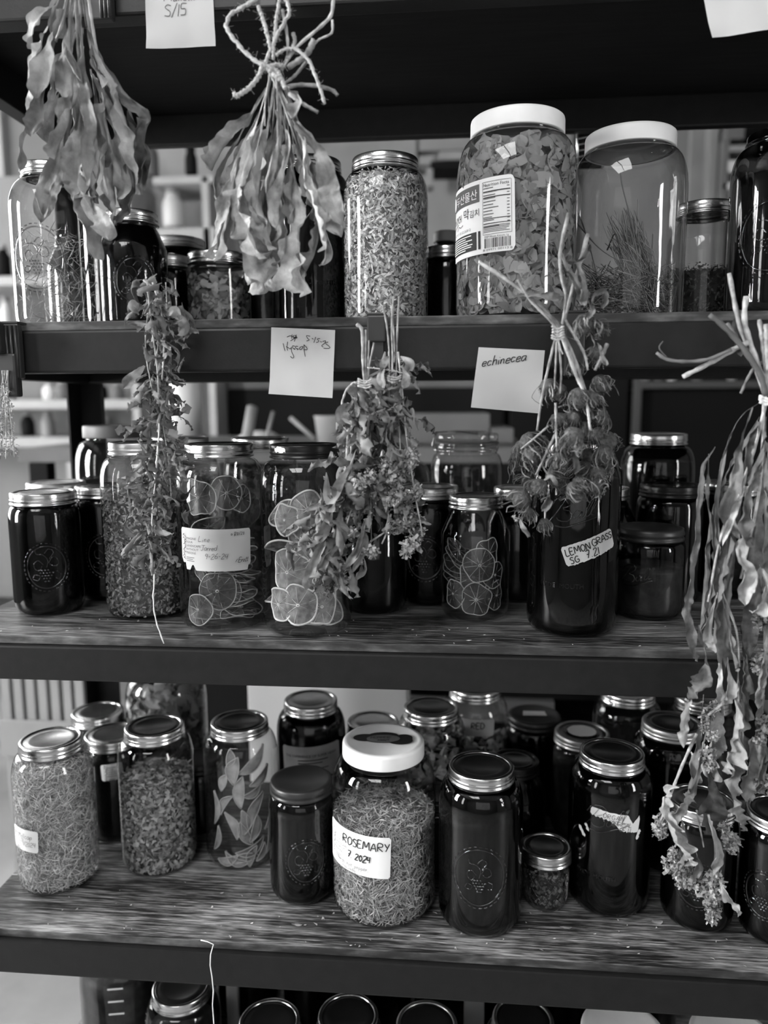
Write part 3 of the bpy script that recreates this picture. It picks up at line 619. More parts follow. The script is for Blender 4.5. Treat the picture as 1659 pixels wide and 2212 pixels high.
# ================= lower shelf (D) =================
z = ZDT
jar('D1', 'hg', *LID(110, 1594, 'hg', z), z, 'tall jar packed with straw-like needles at lower shelf end', lid=('metal', 'disc'))
jar('D2', 'q', *AT(214, 1590, .352), z, 'dark jar with bright lid behind the needle jar', gl='amber', fill=(.15, 'liquid'))
jar('D2b', 'q', *AT(246, 1640, .262), z, 'dark jar with small printed label between needle and leaf jars', gl='amber', lid=('metal', 'disc'), fill=(.15, 'liquid'))
jar('D3', 'hg', *LID(333, 1566, 'hg', z), z, 'tall jar two-thirds full of crumbled leaves on lower shelf', lid=('metal', 'disc_dark'))
jar('D4', 'hg', *LID(517, 1556, 'hg', z), z, 'tall jar of pale crescent peel pieces on lower shelf', lid=('metal', 'disc_dark'))
jar('D5', 'q', *LID(651, 1682, 'q', z), z, 'dark quart jar with black plastic lid beside rosemary jar', gl='amber', lid=('black_plastic', None), fill=(.14, 'liquid'), emblem='oval', eoff=.1)
jar('D6', 'gal', *LID(828, 1598, 'gal', z), z, 'gallon jar of rosemary needles with white lid and handwritten label', lid=('white_plastic', None), name='gallon_jar')
jar('D7', 'hg', *LID(1040, 1652, 'hg', z), z, 'tall dark jar with large oval emblem in front row beside rosemary', gl='amber', lid=('metal', 'disc_dark'), fill=(.165, 'liquid'), emblem='oval', eoff=-.02)
jar('D8', 'jel', *LID(1180, 1826, 'jel', z), z, 'tiny quilted jelly jar between the two tall dark jars', lid=('metal', 'disc_dark'), name='jelly_jar')
jar('D9', 'hg', *LID(1322, 1622, 'hg', z), z, 'tall dark jar with a ragged torn white label', gl='amber', lid=('metal', 'disc_dark'), fill=(.19, 'liquid'), emblem='script', eoff=-.1)
jar('D10', 'q', *FRONT(1500, 2016, 'q', z), z, 'dark quart jar under the end of the long stalk bundle', gl='amber', fill=(.15, 'liquid'), emblem='oval', eoff=0)
jar('D11', 'q', *LID(1690, 1750, 'q', z), z, 'dark jar with steel lid cut off at lower shelf end', gl='amber', lid=('metal', 'disc_dark'), fill=(.14, 'liquid'), emblem='oval', eoff=-.3)
jar('D12', 'rq', *LID(1113, 1640, 'rq', z), z, 'dark jar with dull grey lid right behind the oval emblem jar', gl='amber', lid=('black_metal', 'disc_dark'), fill=(.14, 'liquid'))
jar('D13', 'q', *LID(1257, 1580, 'q', z), z, 'dark herb jar with pale paper round on its lid', gl='smoke', lid=('metal_dull', 'disc_dark'), fill=(.14, 'liquid2'))
jar('D14', 'hg', *AT(1445, 1700, .26), z, 'dark jar half hidden behind torn-label jar and stalks', gl='amber', lid=('metal_dull', 'disc_dark'), fill=(.18, 'liquid'))
jar('D15', 'q', *AT(1152, 1640, .396), z, 'jar with flat black lid and white sticker near the back', gl='amber', lid=('black_plastic', None), fill=(.14, 'liquid'))
jar('D16', 'hg', *LID(931, 1526, 'hg', z), z, 'tall jar of loose dark leaves behind the rosemary gallon', lid=('metal', 'disc_dark'))
jar('D17', 'hg', *AT(1026, 1560, .392), z, 'clear jar of dried leaves with paper label at back of lower shelf', lid=('metal', 'disc_dark'))
jar('D18', 'hg', *AT(1354, 1560, .393), z, 'clear jar with little leaf matter at the back of lower shelf', lid=('metal', 'disc'))
jar('D19', 'hg', *AT(672, 1560, .31), z, 'tall dark jar with wide paper label at back of lower shelf', gl='amber', lid=('metal', 'disc'), fill=(.205, 'liquid'))
jar('D20', 'q', *AT(806, 1620, .345), z, 'dark jar with steel lid peeking out behind rosemary lid', gl='amber', lid=('metal', 'disc'), fill=(.15, 'liquid'))
jar('D21', 'galt', *AT(362, 1560, .379), z, 'gallon jar of crumpled leaves at back behind crumbled leaf jar', lid=None, name='gallon_jar')
jar('D23', 'rp', *AT(950, 1760, .196), z, 'dark jar with black lid wedged behind rosemary and oval emblem jar', gl='amber', lid=('black_metal', 'disc_dark'), fill=(.1, 'liquid'))
jar('D24', 'rp', *AT(432, 1660, .288), z, 'low jar with black lid behind crumbled leaf jar', gl='amber', lid=('black_plastic', None), fill=(.1, 'liquid'))
jar('D25', 'hg', *AT(1515, 1560, .37), z, 'clear jar at the back corner behind the long stalks', gl='smoke', lid=('metal', 'disc'), fill=(.1, 'liquid2'))
fill_flakes('D1', .006, .200, 8500, .015, .0009, 'needle', 'core_l', 'straw-like dried needles filling the end jar of lower shelf', 'dried herb', 'dried_needles', 10, bend=.18, jag=.15)
fill_flakes('D3', .006, .142, 3400, .0105, .0040, 'herb', 'core', 'crumbled dried leaves filling the second tall jar of lower shelf', 'dried herb', 'crumbled_leaves', 11, jag=.6)
fill_flakes('D6', .006, .142, 10000, .0135, .0011, 'rosem', 'core', 'dried rosemary needles inside the white-lidded gallon jar', 'dried herb', 'rosemary_needles', 12, bend=.22, jag=.15)
fill_flakes('D8', .006, .060, 420, .007, .004, 'herb_m', 'core_d', 'dried herb bits inside the tiny jelly jar', 'dried herb', 'dried_herb_bits', 13)
fill_flakes('D16', .006, .17, 500, .026, .012, 'herb', 'core_d', 'loose dark leaves inside the jar behind the rosemary gallon', 'dried herb', 'loose_leaves', 14, bend=.6, cup=.7, jag=.2)
fill_flakes('D17', .006, .13, 450, .022, .011, 'herb', 'core_d', 'dried leaves inside the paper-labelled back jar', 'dried herb', 'loose_leaves', 15, bend=.6, cup=.7, jag=.2)
fill_flakes('D18', .006, .08, 350, .02, .009, 'herb', 'core_d', 'leaf matter in the clear back jar of lower shelf', 'dried herb', 'loose_leaves', 16, bend=.6, cup=.7, jag=.2)
fill_flakes('D21', .006, .225, 520, .035, .02, 'bloom', 'core', 'crumpled leaves filling the back gallon jar of lower shelf', 'dried herb', 'crumpled_leaves', 17, bend=.6, cup=.6, jag=.25)
# bare metal where the black lid of the pale citrus jar is chipped
J = JARS['C5']; H, rl = KINDS['hgt'][4], KINDS['hgt'][5]; mb = MB(); rd = random.Random(12); vs = []
for i in range(13):
    t = J['a']-.98+.42*i/12; b_ = H-.006+rd.uniform(-.001, .0015); t_ = min(H+.001, b_+.0035+.003*math.sin(i/12*math.pi)+rd.uniform(0, .0012))
    vs += [((rl+.0011)*math.cos(t), (rl+.0011)*math.sin(t), b_), ((rl+.0011)*math.cos(t), (rl+.0011)*math.sin(t), t_)]
mb.add(vs, [(2*i, 2*i+2, 2*i+3, 2*i+1) for i in range(12)]).build('bare_chip', 'metal_dull', J['root'], smooth=False)
# quilted facets on the jelly jar
J = JARS['D8']; mb = MB()
for i in range(22):
    for s in (-1, 1):
        pts = []
        for k in range(9):
            t = k/8; zz_ = .012+.046*t; th = i/22*2*math.pi+s*t*1.15; rr = .0335-.0022*(1-(zz_-.012)/.052)+.0002
            pts.append((rr*math.cos(th), rr*math.sin(th), zz_))
        mb.tube(pts, .0005, 4, False)
mb.build('quilted_pattern', 'emboss', J['root'])
# ================= bottom shelf (E) =================
z = ZDT-.405
jar('E1', 'gal', *AT(278, 2180, .22), z, 'gallon jar with measuring marks under the lower shelf beam', gl='smoke', lid=None, fill=(.2, 'liquid2'), name='gallon_jar')
mb = MB(); J = JARS['E1']
for k in range(6): mb.add([wrap(J, u, .09+.022*k+d, .0012, -.25) for u, d in ((-.012, 0), (.012, 0), (.012, .003), (-.012, .003))], [(0, 1, 2, 3)])
mb.build('measuring_marks', 'white_print', J['root'], smooth=False)
jar('E2', 'hg', *LID(392, 2128, 'hg', z), z, 'jar with white lid on the bottom shelf beside measuring jar', gl='smoke', lid=('metal', 'disc'), fill=(.15, 'liquid2'))
jar('E3', 'hg', *LID(582, 2205, 'hg', z), z, 'jar with plain dark lid on bottom shelf, first of three', gl='amber', lid=('metal', 'disc_dark'), fill=(.19, 'liquid'))
jar('E4', 'hg', *LID(752, 2192, 'hg', z), z, 'jar with ringed dark lid on bottom shelf, middle of three', gl='amber', lid=('metal', 'disc_dark'), fill=(.19, 'liquid'))
jar('E5', 'hg', *LID(922, 2210, 'hg', z), z, 'jar with spotted lid on bottom shelf, third of three', gl='amber', lid=('metal_dull', 'disc_dark'), fill=(.19, 'liquid'))
jar('E6', 'hg', *LID(1130, 2200, 'hg', z), z, 'big clear jar just under the lower beam on bottom shelf', gl='clear', lid=('metal_dull', 'disc_dark'), fill=(.1, 'liquid2'))
jar('E7', 'gal', *LID(1346, 2225, 'gal', z), z, 'white-lidded gallon jar on the bottom shelf', gl='clear', lid=('white_plastic', None), fill=(.18, 'mid'), name='gallon_jar')
jar('E8', 'gal', *LID(1584, 2240, 'gal', z), z, 'pale gallon jar at the far end of bottom shelf', gl='clear', lid=('white_plastic', None), fill=(.21, 'mid'), name='gallon_jar')
for i, px in enumerate((400, 541, 682, 823, 964, 1105, 1246, 1387)):
    jar('F%d' % i, 'hg', *AT(px, 2160, .372 if i % 2 else .352), z, ['dark jar in the back row of the bottom shelf, %s' % w for w in ('behind the bright-lidded jar', 'behind the plain dark lid', 'between plain and ringed lids', 'behind the ringed lid', 'behind the spotted lid', 'behind the second stake', 'behind the clear jar', 'behind the white gallon lid')][i], gl='amber', lid=('metal_dull', 'disc_dark'), fill=(.2, 'liquid'), group='back row of the bottom shelf')
# ------------------------------------------------------------------ citrus wheels, peel and grass inside the jars
def wheel(J, mapper, r, label, group, seed, pulp='pulp', rind='rind', rr_=.0009):
    rd = random.Random(seed); root = thing('citrus_wheel', label, 'citrus slice', (J['x'], J['y'], J['z']), group)
    wob = [rd.uniform(-.05, .05) for _ in range(5)]
    def rr(t): return r*(1+sum(w*math.sin((k+2)*t+k*1.7) for k, w in enumerate(wob)))
    ts = np.linspace(0, 2*math.pi, 33)
    def wv(x, y): return .0025*math.sin(3*x/r+seed)*math.cos(2*y/r+seed*.7)
    mb = MB(); mb.tube([mapper(rr(t)*math.cos(t), rr(t)*math.sin(t), wv(rr(t)*math.cos(t), rr(t)*math.sin(t))) for t in ts], rr_, 5, False); mb.build('rind', rind, root)
    mb = MB(); n = 32
    vs = [mapper(0, 0, 0)]
    for f in (.5, .97):
        for t in ts[:-1]: x, y = f*rr(t)*math.cos(t), f*rr(t)*math.sin(t); vs.append(mapper(x, y, wv(x, y)))
    fs = [(0, 1+i, 1+(i+1) % n) for i in range(n)]+[(1+i, 1+n+i, 1+n+(i+1) % n, 1+(i+1) % n) for i in range(n)]
    mb.add(vs, fs).build('pulp', pulp, root)
    mb = MB(); ns = rd.choice((8, 9, 10)); a0 = rd.uniform(0, 1)
    for i in range(ns):
        t = a0+2*math.pi*i/ns; mb.tube([mapper(f*r*math.cos(t), f*r*math.sin(t), wv(f*r*math.cos(t), f*r*math.sin(t))+.0003) for f in (.08, .4, .7, .92)], [.0005, .0003, .0003, .0003], 3, False)
    mb.tube([mapper(.06*r*math.cos(t), .06*r*math.sin(t), .0006) for t in ts[::4]], .0010, 4, False)
    mb.build('membranes', rind, root)
def wall_map(J, px_off, zc, rot=0.0, inset=.0015, flat=.25):
    """a piece lying against the inside of the wall, px_off = -1..1 across the jar as the camera sees it"""
    Ri = rin(J['kind'], zc)-inset; a = J['a']+math.asin(max(-.999, min(.999, px_off))); c, s = math.cos(rot), math.sin(rot)
    def mp(x, y, h=0):
        u, v = x*c-y*s, x*s+y*c; th = a+u/Ri; q = Ri-abs(h)-flat*u*u/Ri*.6
        return (q*math.cos(th), q*math.sin(th), max(zc+v, .005))
    return mp
def flat_map(J, px_off, dep, zc, tilt, az):
    R = J['R']; a = J['a']; cx = (px_off*math.sin(-a)+dep*math.cos(a))*R; cyy = (px_off*math.cos(a)+dep*math.sin(a))*R
    rm = Matrix.Rotation(az, 3, 'Z') @ Matrix.Rotation(tilt, 3, 'X')
    lim = rin(J['kind'], min(zc, KINDS[J['kind']][2]))-.001
    def mp(x, y, h=0):
        p = rm @ Vector((x, y, h)); q = Vector((cx+p.x, cyy+p.y, max(zc+p.z, .005))); d = math.hypot(q.x, q.y)
        if d > lim: q.x *= lim/d; q.y *= lim/d
        return tuple(q)
    return mp
J = JARS['C4']; g = 'dark citrus wheels in the labelled jar'; lb = 'dark dried citrus wheel stacked deep inside the torn-label jar'
for i, (o, zc, r, w_) in enumerate([(-.62, .030, .021, 'lowest, at the side'), (-.16, .056, .026, 'large, with open segments below the label'), (-.55, .178, .024, 'above the label at the side'), (.15, .184, .022, 'above the label in the middle'), (.55, .175, .018, 'smallest, above the label'), (.10, .052, .020, 'half hidden below the label'), (-.55, .082, .016, 'touching the torn label edge')]):
    wheel(J, wall_map(J, o, zc, i, .0015+.0016*i), r, 'dark citrus wheel in torn-label jar, '+w_, g, i, rind='rind_d')
for i in range(13): wheel(J, flat_map(J, .30+.1*math.sin(i*2.1), .35, .016+i*.0085, .25*math.sin(i*1.7), i*.8), .024+.003*math.sin(i), lb, g, 20+i, rind='rind_d')
for i in range(5): wheel(J, flat_map(J, -.3+.2*math.sin(i*2.1), -.2, .012+i*.040, 1.0+.3*math.sin(i*1.7), i*1.3), .024, lb, g, 40+i, rind='rind_d')
J = JARS['C5']; g = 'pale citrus wheels in the black-lidded jar'; lb = 'pale dried citrus wheel deep inside the jar with chipped black lid'
for i, (o, zc, r, w_) in enumerate([(-.22, .044, .026, 'large one low in front'), (-.70, .042, .022, 'low at the outer edge'), (.35, .040, .025, 'low behind the hyssop leaves'), (-.50, .085, .030, 'largest, halfway up'), (-.55, .152, .020, 'small one high up'), (.05, .165, .024, 'highest in the middle'), (.1, .10, .028, 'in the middle'), (.65, .06, .022, 'low at the inner edge'), (.55, .12, .024, 'high behind the hyssop leaves'), (-.2, .125, .018, 'smallest, above the middle')]):
    wheel(J, wall_map(J, o, zc, i*1.3, .0015+.0014*i, flat=.6), r, 'pale citrus wheel in black-lidded jar, '+w_, g, 60+i, 'pulp_l', 'rind', .0014)
for i in range(12): wheel(J, flat_map(J, .5*math.sin(i*2.4), .25*math.cos(i), .014+i*.014, .7*math.sin(i*1.7), i*.9), .026+.003*math.sin(i), lb, g, 80+i, 'pulp_l', 'rind', .0014)
J = JARS['C10']; g = 'thin citrus wheels in the slanted quart jar'; lb = 'thin citrus wheel stacked on edge inside the slanted quart jar'
for i, (o, zc, r, w_) in enumerate([(.14, .080, .0235, 'large round one in the middle'), (.05, .032, .0225, 'lowest, with a pale centre'), (-.74, .036, .020, 'narrow one low at one side'), (.70, .064, .019, 'halfway up beside the amber jar'), (.80, .034, .020, 'low beside the amber jar'), (-.05, .062, .022, 'behind the large round one'), (.55, .095, .02, 'highest')]):
    wheel(J, wall_map(J, o, zc, i*.9, .0015+.0016*i, flat=.1), r, 'thin citrus wheel in slanted quart jar, '+w_, g, 100+i, rr_=.0007)
for i in range(7): wheel(J, flat_map(J, -.45+.1*math.sin(i*2), -.1, .055+i*.006, .3+.1*i, i*.2), .022, lb, g, 120+i, rind='rind_d', rr_=.0006)
# crescent peel
def crescent(J, mapper, ln, wd, label, group, seed):
    rd = random.Random(seed); n = 14; mb = MB(); vs = []
    cv = rd.uniform(.5, 1.1)*rd.choice((-1, 1))
    for i in range(n+1):
        t = i/n; a = (t-.5)*cv; x = ln*(t-.5); y = ln*.18*cv*(1-(2*t-1)**2); w = wd*max(math.sin(math.pi*t)**.8, .03)
        for k, h in ((-1, .0003), (-.4, .0016), (.4, .0022), (1, .0003)): vs.append(mapper(x, y+k*w/2, h))
    mb.add(vs, [(i*4+j, (i+1)*4+j, (i+1)*4+j+1, i*4+j+1) for i in range(n) for j in range(3)])
    me = mb.mesh('peel_piece', 'peel'); o = link('peel_piece', me, None, (J['x'], J['y'], J['z'])); tag(o, label, 'dried peel', group)
    md = o.modifiers.new('thickness', 'SOLIDIFY'); md.thickness = .0012
    for e in (0, 3): MB().tube([vs[i*4+e] for i in range(n+1)], .0007, 5).build('rim', 'rind', o)
J = JARS['D4']
for i, (o, zc, rot, ln, wd) in enumerate([(.35, .178, .7, .06, .020), (.0, .13, 1.5, .052, .018), (-.45, .108, 1.0, .04, .012), (.42, .095, 1.1, .062, .017), (.0, .080, 1.6, .042, .016), (-.35, .075, 2.0, .048, .014), (.1, .062, 2.0, .045, .016),
        (.30, .068, 1.3, .045, .016), (.22, .038, .35, .055, .016), (-.2, .022, -.4, .045, .014), (.28, .022, 1.2, .035, .014), (-.8, .10, 1.55, .055, .010), (-.78, .05, 1.3, .045, .010), (.55, .15, .6, .045, .016), (-.15, .165, 1.4, .045, .022), (-.5, .145, 1.2, .03, .014),
        (.75, .08, 1.2, .045, .012), (.7, .04, 1.4, .045, .012), (-.5, .02, .3, .04, .014), (.05, .014, .1, .05, .014), (.3, .13, .4, .035, .012), (-.35, .185, 1.4, .03, .014), (.5, .025, 1.0, .03, .012)]):
    crescent(J, wall_map(J, o, zc, rot, .0025, .5), ln, wd, 'pale dried crescent peel piece inside a tall lower shelf jar', 'crescent peel pieces in one jar', 200+i)
# grass stalks in the gallon jar
J = JARS['B13']; mb = MB(); rd = random.Random(5); a = J['a']
def jl(o, d, zc): R = J['R']*.93; return ((o*math.sin(-a)+d*math.cos(a))*R, (o*math.cos(a)+d*math.sin(a))*R, zc)
def clampj(p):
    l = rin('gal', min(max(p[2], .01), .215))-.002; d = math.hypot(p[0], p[1])
    return (p[0]*min(1, l/d), p[1]*min(1, l/d), p[2]) if d > 1e-6 else p
for i in range(520):
    side = rd.random()
    if side < .34: p0 = jl(rd.gauss(.45, .15), rd.uniform(-.2, .6), rd.uniform(.01, .05)); p1 = jl(rd.gauss(-.05, .16), rd.uniform(.1, .5), rd.uniform(.10, .150))
    else: p0 = jl(rd.uniform(-.9, .9), rd.uniform(-.7, .7), rd.uniform(.006, .06)); p1 = jl(rd.uniform(-.9, .9), rd.uniform(-.7, .7), rd.uniform(.02, .085))
    m = [(x+y)/2+rd.gauss(0, .008) for x, y in zip(p0, p1)]
    mb.tube([clampj(tuple(q)) for q in spline([p0, m, p1], 6)], rd.uniform(.0003, .0007), 4, False)
for q in ([(-.15, .6, .19), (-.1, .6, .17), (.1, .6, .12), (.3, .5, .05)], [(-.9, .2, .15), (-.7, .4, .11), (-.5, .5, .06)], [(.18, .3, .16), (.2, .4, .12), (.3, .4, .06)], [(-.95, .1, .14), (-.5, .5, .10), (-.1, .5, .08)], [(-.35, .2, .10), (-.2, .6, .115), (-.1, .3, .09)]):
    mb.tube([clampj(jl(*p)) for p in spline(q, 12)], [.0012*(1-.05*i) for i in range(12)], 5, False)
tag(mb.build('grass_stalks', 'grass', None, (J['x'], J['y'], J['z'])), 'dark dried grass stalks inside the unlabelled gallon jar', 'dried grass', None, 'stuff')

# ------------------------------------------------------------------ labels on jars
def garden_print(mp, lab, x, y, s, mat):
    rd = random.Random(4)
    for k, w_ in enumerate(('IMAGINE', 'YOUR', 'LANDSCAPE', 'WITHOUT', 'PRISONS')): text_on(None, w_, x+.006*s, y-k*.0062*s, .0056*s, mat, mapper=mp, parent=lab, name='printed_words')
    rs = [(x+.0065*s, y-.0315*s-k*.003*s, x+(.024-.003*(k % 2))*s, y-.0305*s-k*.003*s) for k in range(3)]
    rects(mp, rs, mat, lab, name='printed_lines')
    st = []
    for k in range(26):
        cx, cyv = x+rd.uniform(-.002, .004)*s, y+.008*s-k*.0017*s; t = rd.uniform(0, 3); l = rd.uniform(.0012, .003)*s
        st.append([(cx-l*math.cos(t), cyv-l*math.sin(t)), (cx, cyv+l*.4), (cx+l*math.cos(t), cyv+l*math.sin(t))])
    strokes(st, .0012*s, mp, mat, lab, .0011, 'printed_vine')
J = JARS['C4']
lab, mp = label_patch(J, -.012, .111, .100, .055, 'sticky', -.02, seed=3, nx=60, bot=lambda t: (.22 if t < .03 else .16 if t < .10 else .0 if t < .17 else .13*math.sin((t-.17)/.09*math.pi) if t < .26 else 0 if t < .96 else .12))
garden_print(mp, lab, .006, .040, .76, 'print_grey')
hw = lambda *a, **k: hand(*a, **k)
strokes(hw('Line', .031, .0385, .0068, .25, seed=2), .0006, mp, 'pencil', lab); strokes(hw('Jarred', .034, .0275, .0068, .2, gap=.10, seed=3), .0006, mp, 'pencil', lab)
strokes(hw('9-26-24', .039, .0165, .0070, .2, gap=.14, seed=4), .0006, mp, 'pencil', lab)
strokes(hw('a 20/20', .0725, .047, .0038, .1, gap=.25, seed=5)+[[(.0775, .0515), (.077, .0455)]], .0005, mp, 'ink', lab); strokes(hw('%.Erott', .078, .0115, .0062, .3, gap=.08, seed=6), .0006, mp, 'ink', lab)
J = JARS['D6']
lab, mp = label_patch(J, -.044, .112, .106, .060, 'paper', -.03, seed=8, nx=40, bot=lambda t: .0 if t < .9 else .0)
garden_print(mp, lab, .010, .042, .85, 'faint')
strokes(hw('ROSEMARY', .034, .040, .0115, .05, seed=9, gap=.16), .0014, mp, 'ink', lab); strokes(hw('7. 2024', .043, .021, .0095, .1, seed=10, gap=.12), .0015, mp, 'ink', lab)
strokes(hw('birds eye pepper,', .024, .0085, .0062, .0, seed=11, gap=.14), .0005, mp, 'faint', lab); strokes(hw('harvada', .034, .002, .0055, .0, seed=12, gap=.2), .0005, mp, 'faint', lab)
# writing on the rosemary lid
H = KINDS['gal'][4]+.0026
mb = MB()
for cx, cyv, rx, ry in ((-.026, .006, .017, .012), (.0, .012, .022, .012), (.024, -.004, .018, .014), (.030, .004, .012, .012), (0, 0, .026, .012)):
    a = J['a']+math.pi/2; n = 28
    vs = [(0, 0)]+[(cx+rx*math.cos(2*math.pi*i/n), cyv+ry*math.sin(2*math.pi*i/n)) for i in range(n)]; vs[0] = (cx, cyv)
    mb.add([(x*math.cos(a)-y*math.sin(a), x*math.sin(a)+y*math.cos(a), H+.0006+.00005*len(mb.f)/30) for x, y in vs], [(0, 1+i, 1+(i+1) % n) for i in range(n)])
st_ = mb.build('lid_sticker', 'ink', J['root'])
def lidmap(x, y, o): a = J['a']+math.pi/2; return (x*math.cos(a)-y*math.sin(a), x*math.sin(a)+y*math.cos(a), H+o)
ov = MB(); n = 32; ov.add([lidmap(0, .001, .0012)]+[lidmap(.024*math.cos(2*math.pi*i/n), .001+.0125*math.sin(2*math.pi*i/n), .0012) for i in range(n)], [(0, 1+i, 1+(i+1) % n) for i in range(n)]); ov.build('sticker_oval', 'print_grey', st_)
strokes(hand('PEPPER', -.018, .001, .0065, .1, seed=13, gap=.2)+hand('MINT', -.008, -.008, .006, .1, seed=14, gap=.2), .0008, lidmap, 'ink', st_, .0015)
J = JARS['C14']
lab, mp = label_patch(J, .022, .117, .070, .027, 'paper', .36, torn=.06, seed=15, nx=36)
strokes(hw('LEMON', .004, .0145, .0085, .05, seed=16, gap=.14)+hw('GRASS', .038, .0150, .0085, .05, seed=17, gap=.14)+hw('SG', .006, .0035, .0080, .1, seed=18), .0012, mp, 'ink', lab, name='handwriting')
strokes(hw('7.21', .026, .0035, .0090, .1, seed=19), .0012, mp, 'ink', lab)
J = JARS['D9']
lab, mp = label_patch(J, .008, .148, .070, .026, 'paper', -.13, torn=.10, seed=21, nx=40, bot=lambda t: .48 if t < .4 else .48-.48*min(1, (t-.4)/.25), top=lambda t: 0 if t < .72 else .45*(1-abs((t-.85)/.13)) if t < .98 else .1)
strokes(hw('K ORGAN', .012, .0165, .0065, .05, seed=22, gap=.25)+hw('OFFiCiAL', .030, .0085, .0060, .05, seed=23, gap=.12)+hw('OF U', .042, .0015, .0055, .05, seed=24, gap=.2), .0007, mp, 'print_grey', lab)
for k, (u, v, w_, h_, t) in enumerate([(-.031, .131, .013, .005, -1.1), (-.039, .122, .018, .006, -.9), (.042, .128, .016, .006, 1.2)]): label_patch(J, u, v, w_, h_, 'paper', t, torn=.3, seed=30+k, nx=10, name='label_scrap')
J = JARS['D1']
lab, mp = label_patch(J, -.052, .092, .050, .034, 'paper', -.05, seed=25); strokes(hw('Yellcap', .014, .020, .008, .1, seed=26, gap=.12)+hw('9/2024', .022, .009, .007, .1, seed=27, gap=.1), .0006, mp, 'faint', lab); garden_print(mp, lab, .004, .024, .6, 'faint')
J = JARS['D2b']
lab, mp = label_patch(J, -.004, .128, .034, .028, 'paper', .05, seed=28); garden_print(mp, lab, .007, .021, .6, 'print_grey')
J = JARS['D19']
lab, mp = label_patch(J, .0, .135, .105, .062, 'paper_dim', .05, seed=29); text_on(None, 'THE EXPERIENCE OF SUPER HERBS', .008, .044, .0062, 'ink', mapper=mp, parent=lab, width=.088, name='printed_words')
rects(mp, [(.03, .038-k*.005, .08-.01*(k % 3), .0395-k*.005) for k in range(6)]+[(.008, .004, .03, .008), (.066, .004, .095, .008)], 'ink', lab, name='printed_lines')
J = JARS['D17']
lab, mp = label_patch(J, .004, .172, .06, .030, 'paper_dim', -.03, seed=31); strokes(hw('RED', .020, .014, .010, .05, seed=32), .0016, mp, 'ink', lab)
# stickers on lids of the back row
for key, mat, w_, h_, nm in (('D15', 'paper', .021, .011, 'lid_sticker'), ('D13', 'paper', .024, .018, 'paper_round')):
    J = JARS[key]; Hh = KINDS[J['kind']][4]+.0036; n = 24; rd = random.Random(3)
    if key == 'D15': vs = [(-w_, -h_), (w_, -h_*.8), (w_*.9, h_), (-w_*.9, h_*.9)]
    else: vs = [((w_+rd.uniform(-.001, .001))*math.cos(2*math.pi*i/n), (w_*.95+rd.uniform(-.001, .001))*math.sin(2*math.pi*i/n)) for i in range(n)]
    MB().add([(x, y, Hh) for x, y in vs], [tuple(range(len(vs)))]).build(nm, mat, J['root'], smooth=False)
# the printed food label on the petal gallon
J = JARS['B12']
lab, mp = label_patch(J, -.057, .118, .112, .086, 'paper', .03, seed=40, nx=50, rnd=.006, top=lambda t: .03 if .33 < t < .35 else 0)
rects(mp, [(.004, .061, .068, .081)], 'print_grey', lab, name='printed_banner')
text_on(None, '두산물산', .020, .0655, .0125, 'white_print', mapper=mp, parent=lab, off=.0016, width=.045, name='printed_words')
text_on(None, '막', .039, .0455, .0135, 'ink', mapper=mp, parent=lab, off=.0014, name='printed_words'); text_on(None, '김치', .0515, .0455, .0095, 'ink', mapper=mp, parent=lab, off=.0014, width=.016, name='printed_words')
text_on(None, 'MooKIMCHI', .004, .0445, .0125, 'ink', mapper=mp, parent=lab, off=.0014, width=.031, name='printed_words')
text_on(None, 'NET WT. 128 OZ (3630 G)', .012, .0300, .0042, 'print_grey', mapper=mp, parent=lab, off=.0014, width=.042, name='printed_words')
strokes([[(.006, .037), (.014, .0405), (.026, .0435)], [(.022, .036), (.027, .040), (.033, .038), (.038, .040)]], .0010, mp, 'print_grey', lab)
n = 22; mb = MB(); mb.add([mp(.012, .071, .0016)]+[mp(.012+.006*math.cos(2*math.pi*i/n), .070+.008*math.sin(2*math.pi*i/n), .0016) for i in range(n)], [(0, 1+i, 1+(i+1) % n) for i in range(n)]); mb.build('printed_roundel', 'white_print', lab)
rects(mp, [(.004, .006, .063, .027), (.0655, .006, .069, .027)], 'ink', lab, name='printed_block')
rd = random.Random(8)
rects(mp, [(.008, .0235-k*.0026, .058-rd.uniform(0, .014), .0247-k*.0026) for k in range(7)], 'paper', lab, .0016, 'printed_lines')
x0, x1, y0, y1 = .0725, .108, .021, .081
for e in ((x0, y0, x1, y0+.0004), (x0, y1, x1, y1+.0004), (x0, y0, x0+.0004, y1), (x1, y0, x1+.0004, y1)): rects(mp, [e], 'ink', lab, name='printed_frame')
text_on(None, 'Nutrition Facts', x0+.001, .0760, .0052, 'ink', mapper=mp, parent=lab, width=.032, name='printed_words')
rects(mp, [(x0+.001, .0695, x1-.001, .0707), (x0+.001, .0630, x1-.001, .0640), (x0+.001, .0385, x1-.001, .0393), (x0+.001, .0330, x1-.001, .0338)], 'ink', lab, name='printed_rules')
rects(mp, [q for k in range(13) for q in ((x0+.001, .0735-k*.0036-(.0008 if k else 0), x0+.012+rd.uniform(0, .01), .0744-k*.0036-(.0008 if k else 0)), (x1-.005, .0735-k*.0036, x1-.002, .0744-k*.0036))]+[(x0+.001, .0305-k*.0017, x1-.002-rd.uniform(0, .004), .0312-k*.0017) for k in range(5)], 'print_grey', lab, name='printed_lines')
text_on(None, 'DSF Mook Kimchi 1g', x0+.002, .0172, .0034, 'print_grey', mapper=mp, parent=lab, width=.030, name='printed_words')
xs = x0+.002; bars = []
while xs < x1-.002:
    w_ = rd.choice((.0004, .0004, .0008, .0012)); bars.append((xs, .0055, xs+w_, .0165)); xs += w_+rd.choice((.0004, .0006, .001))
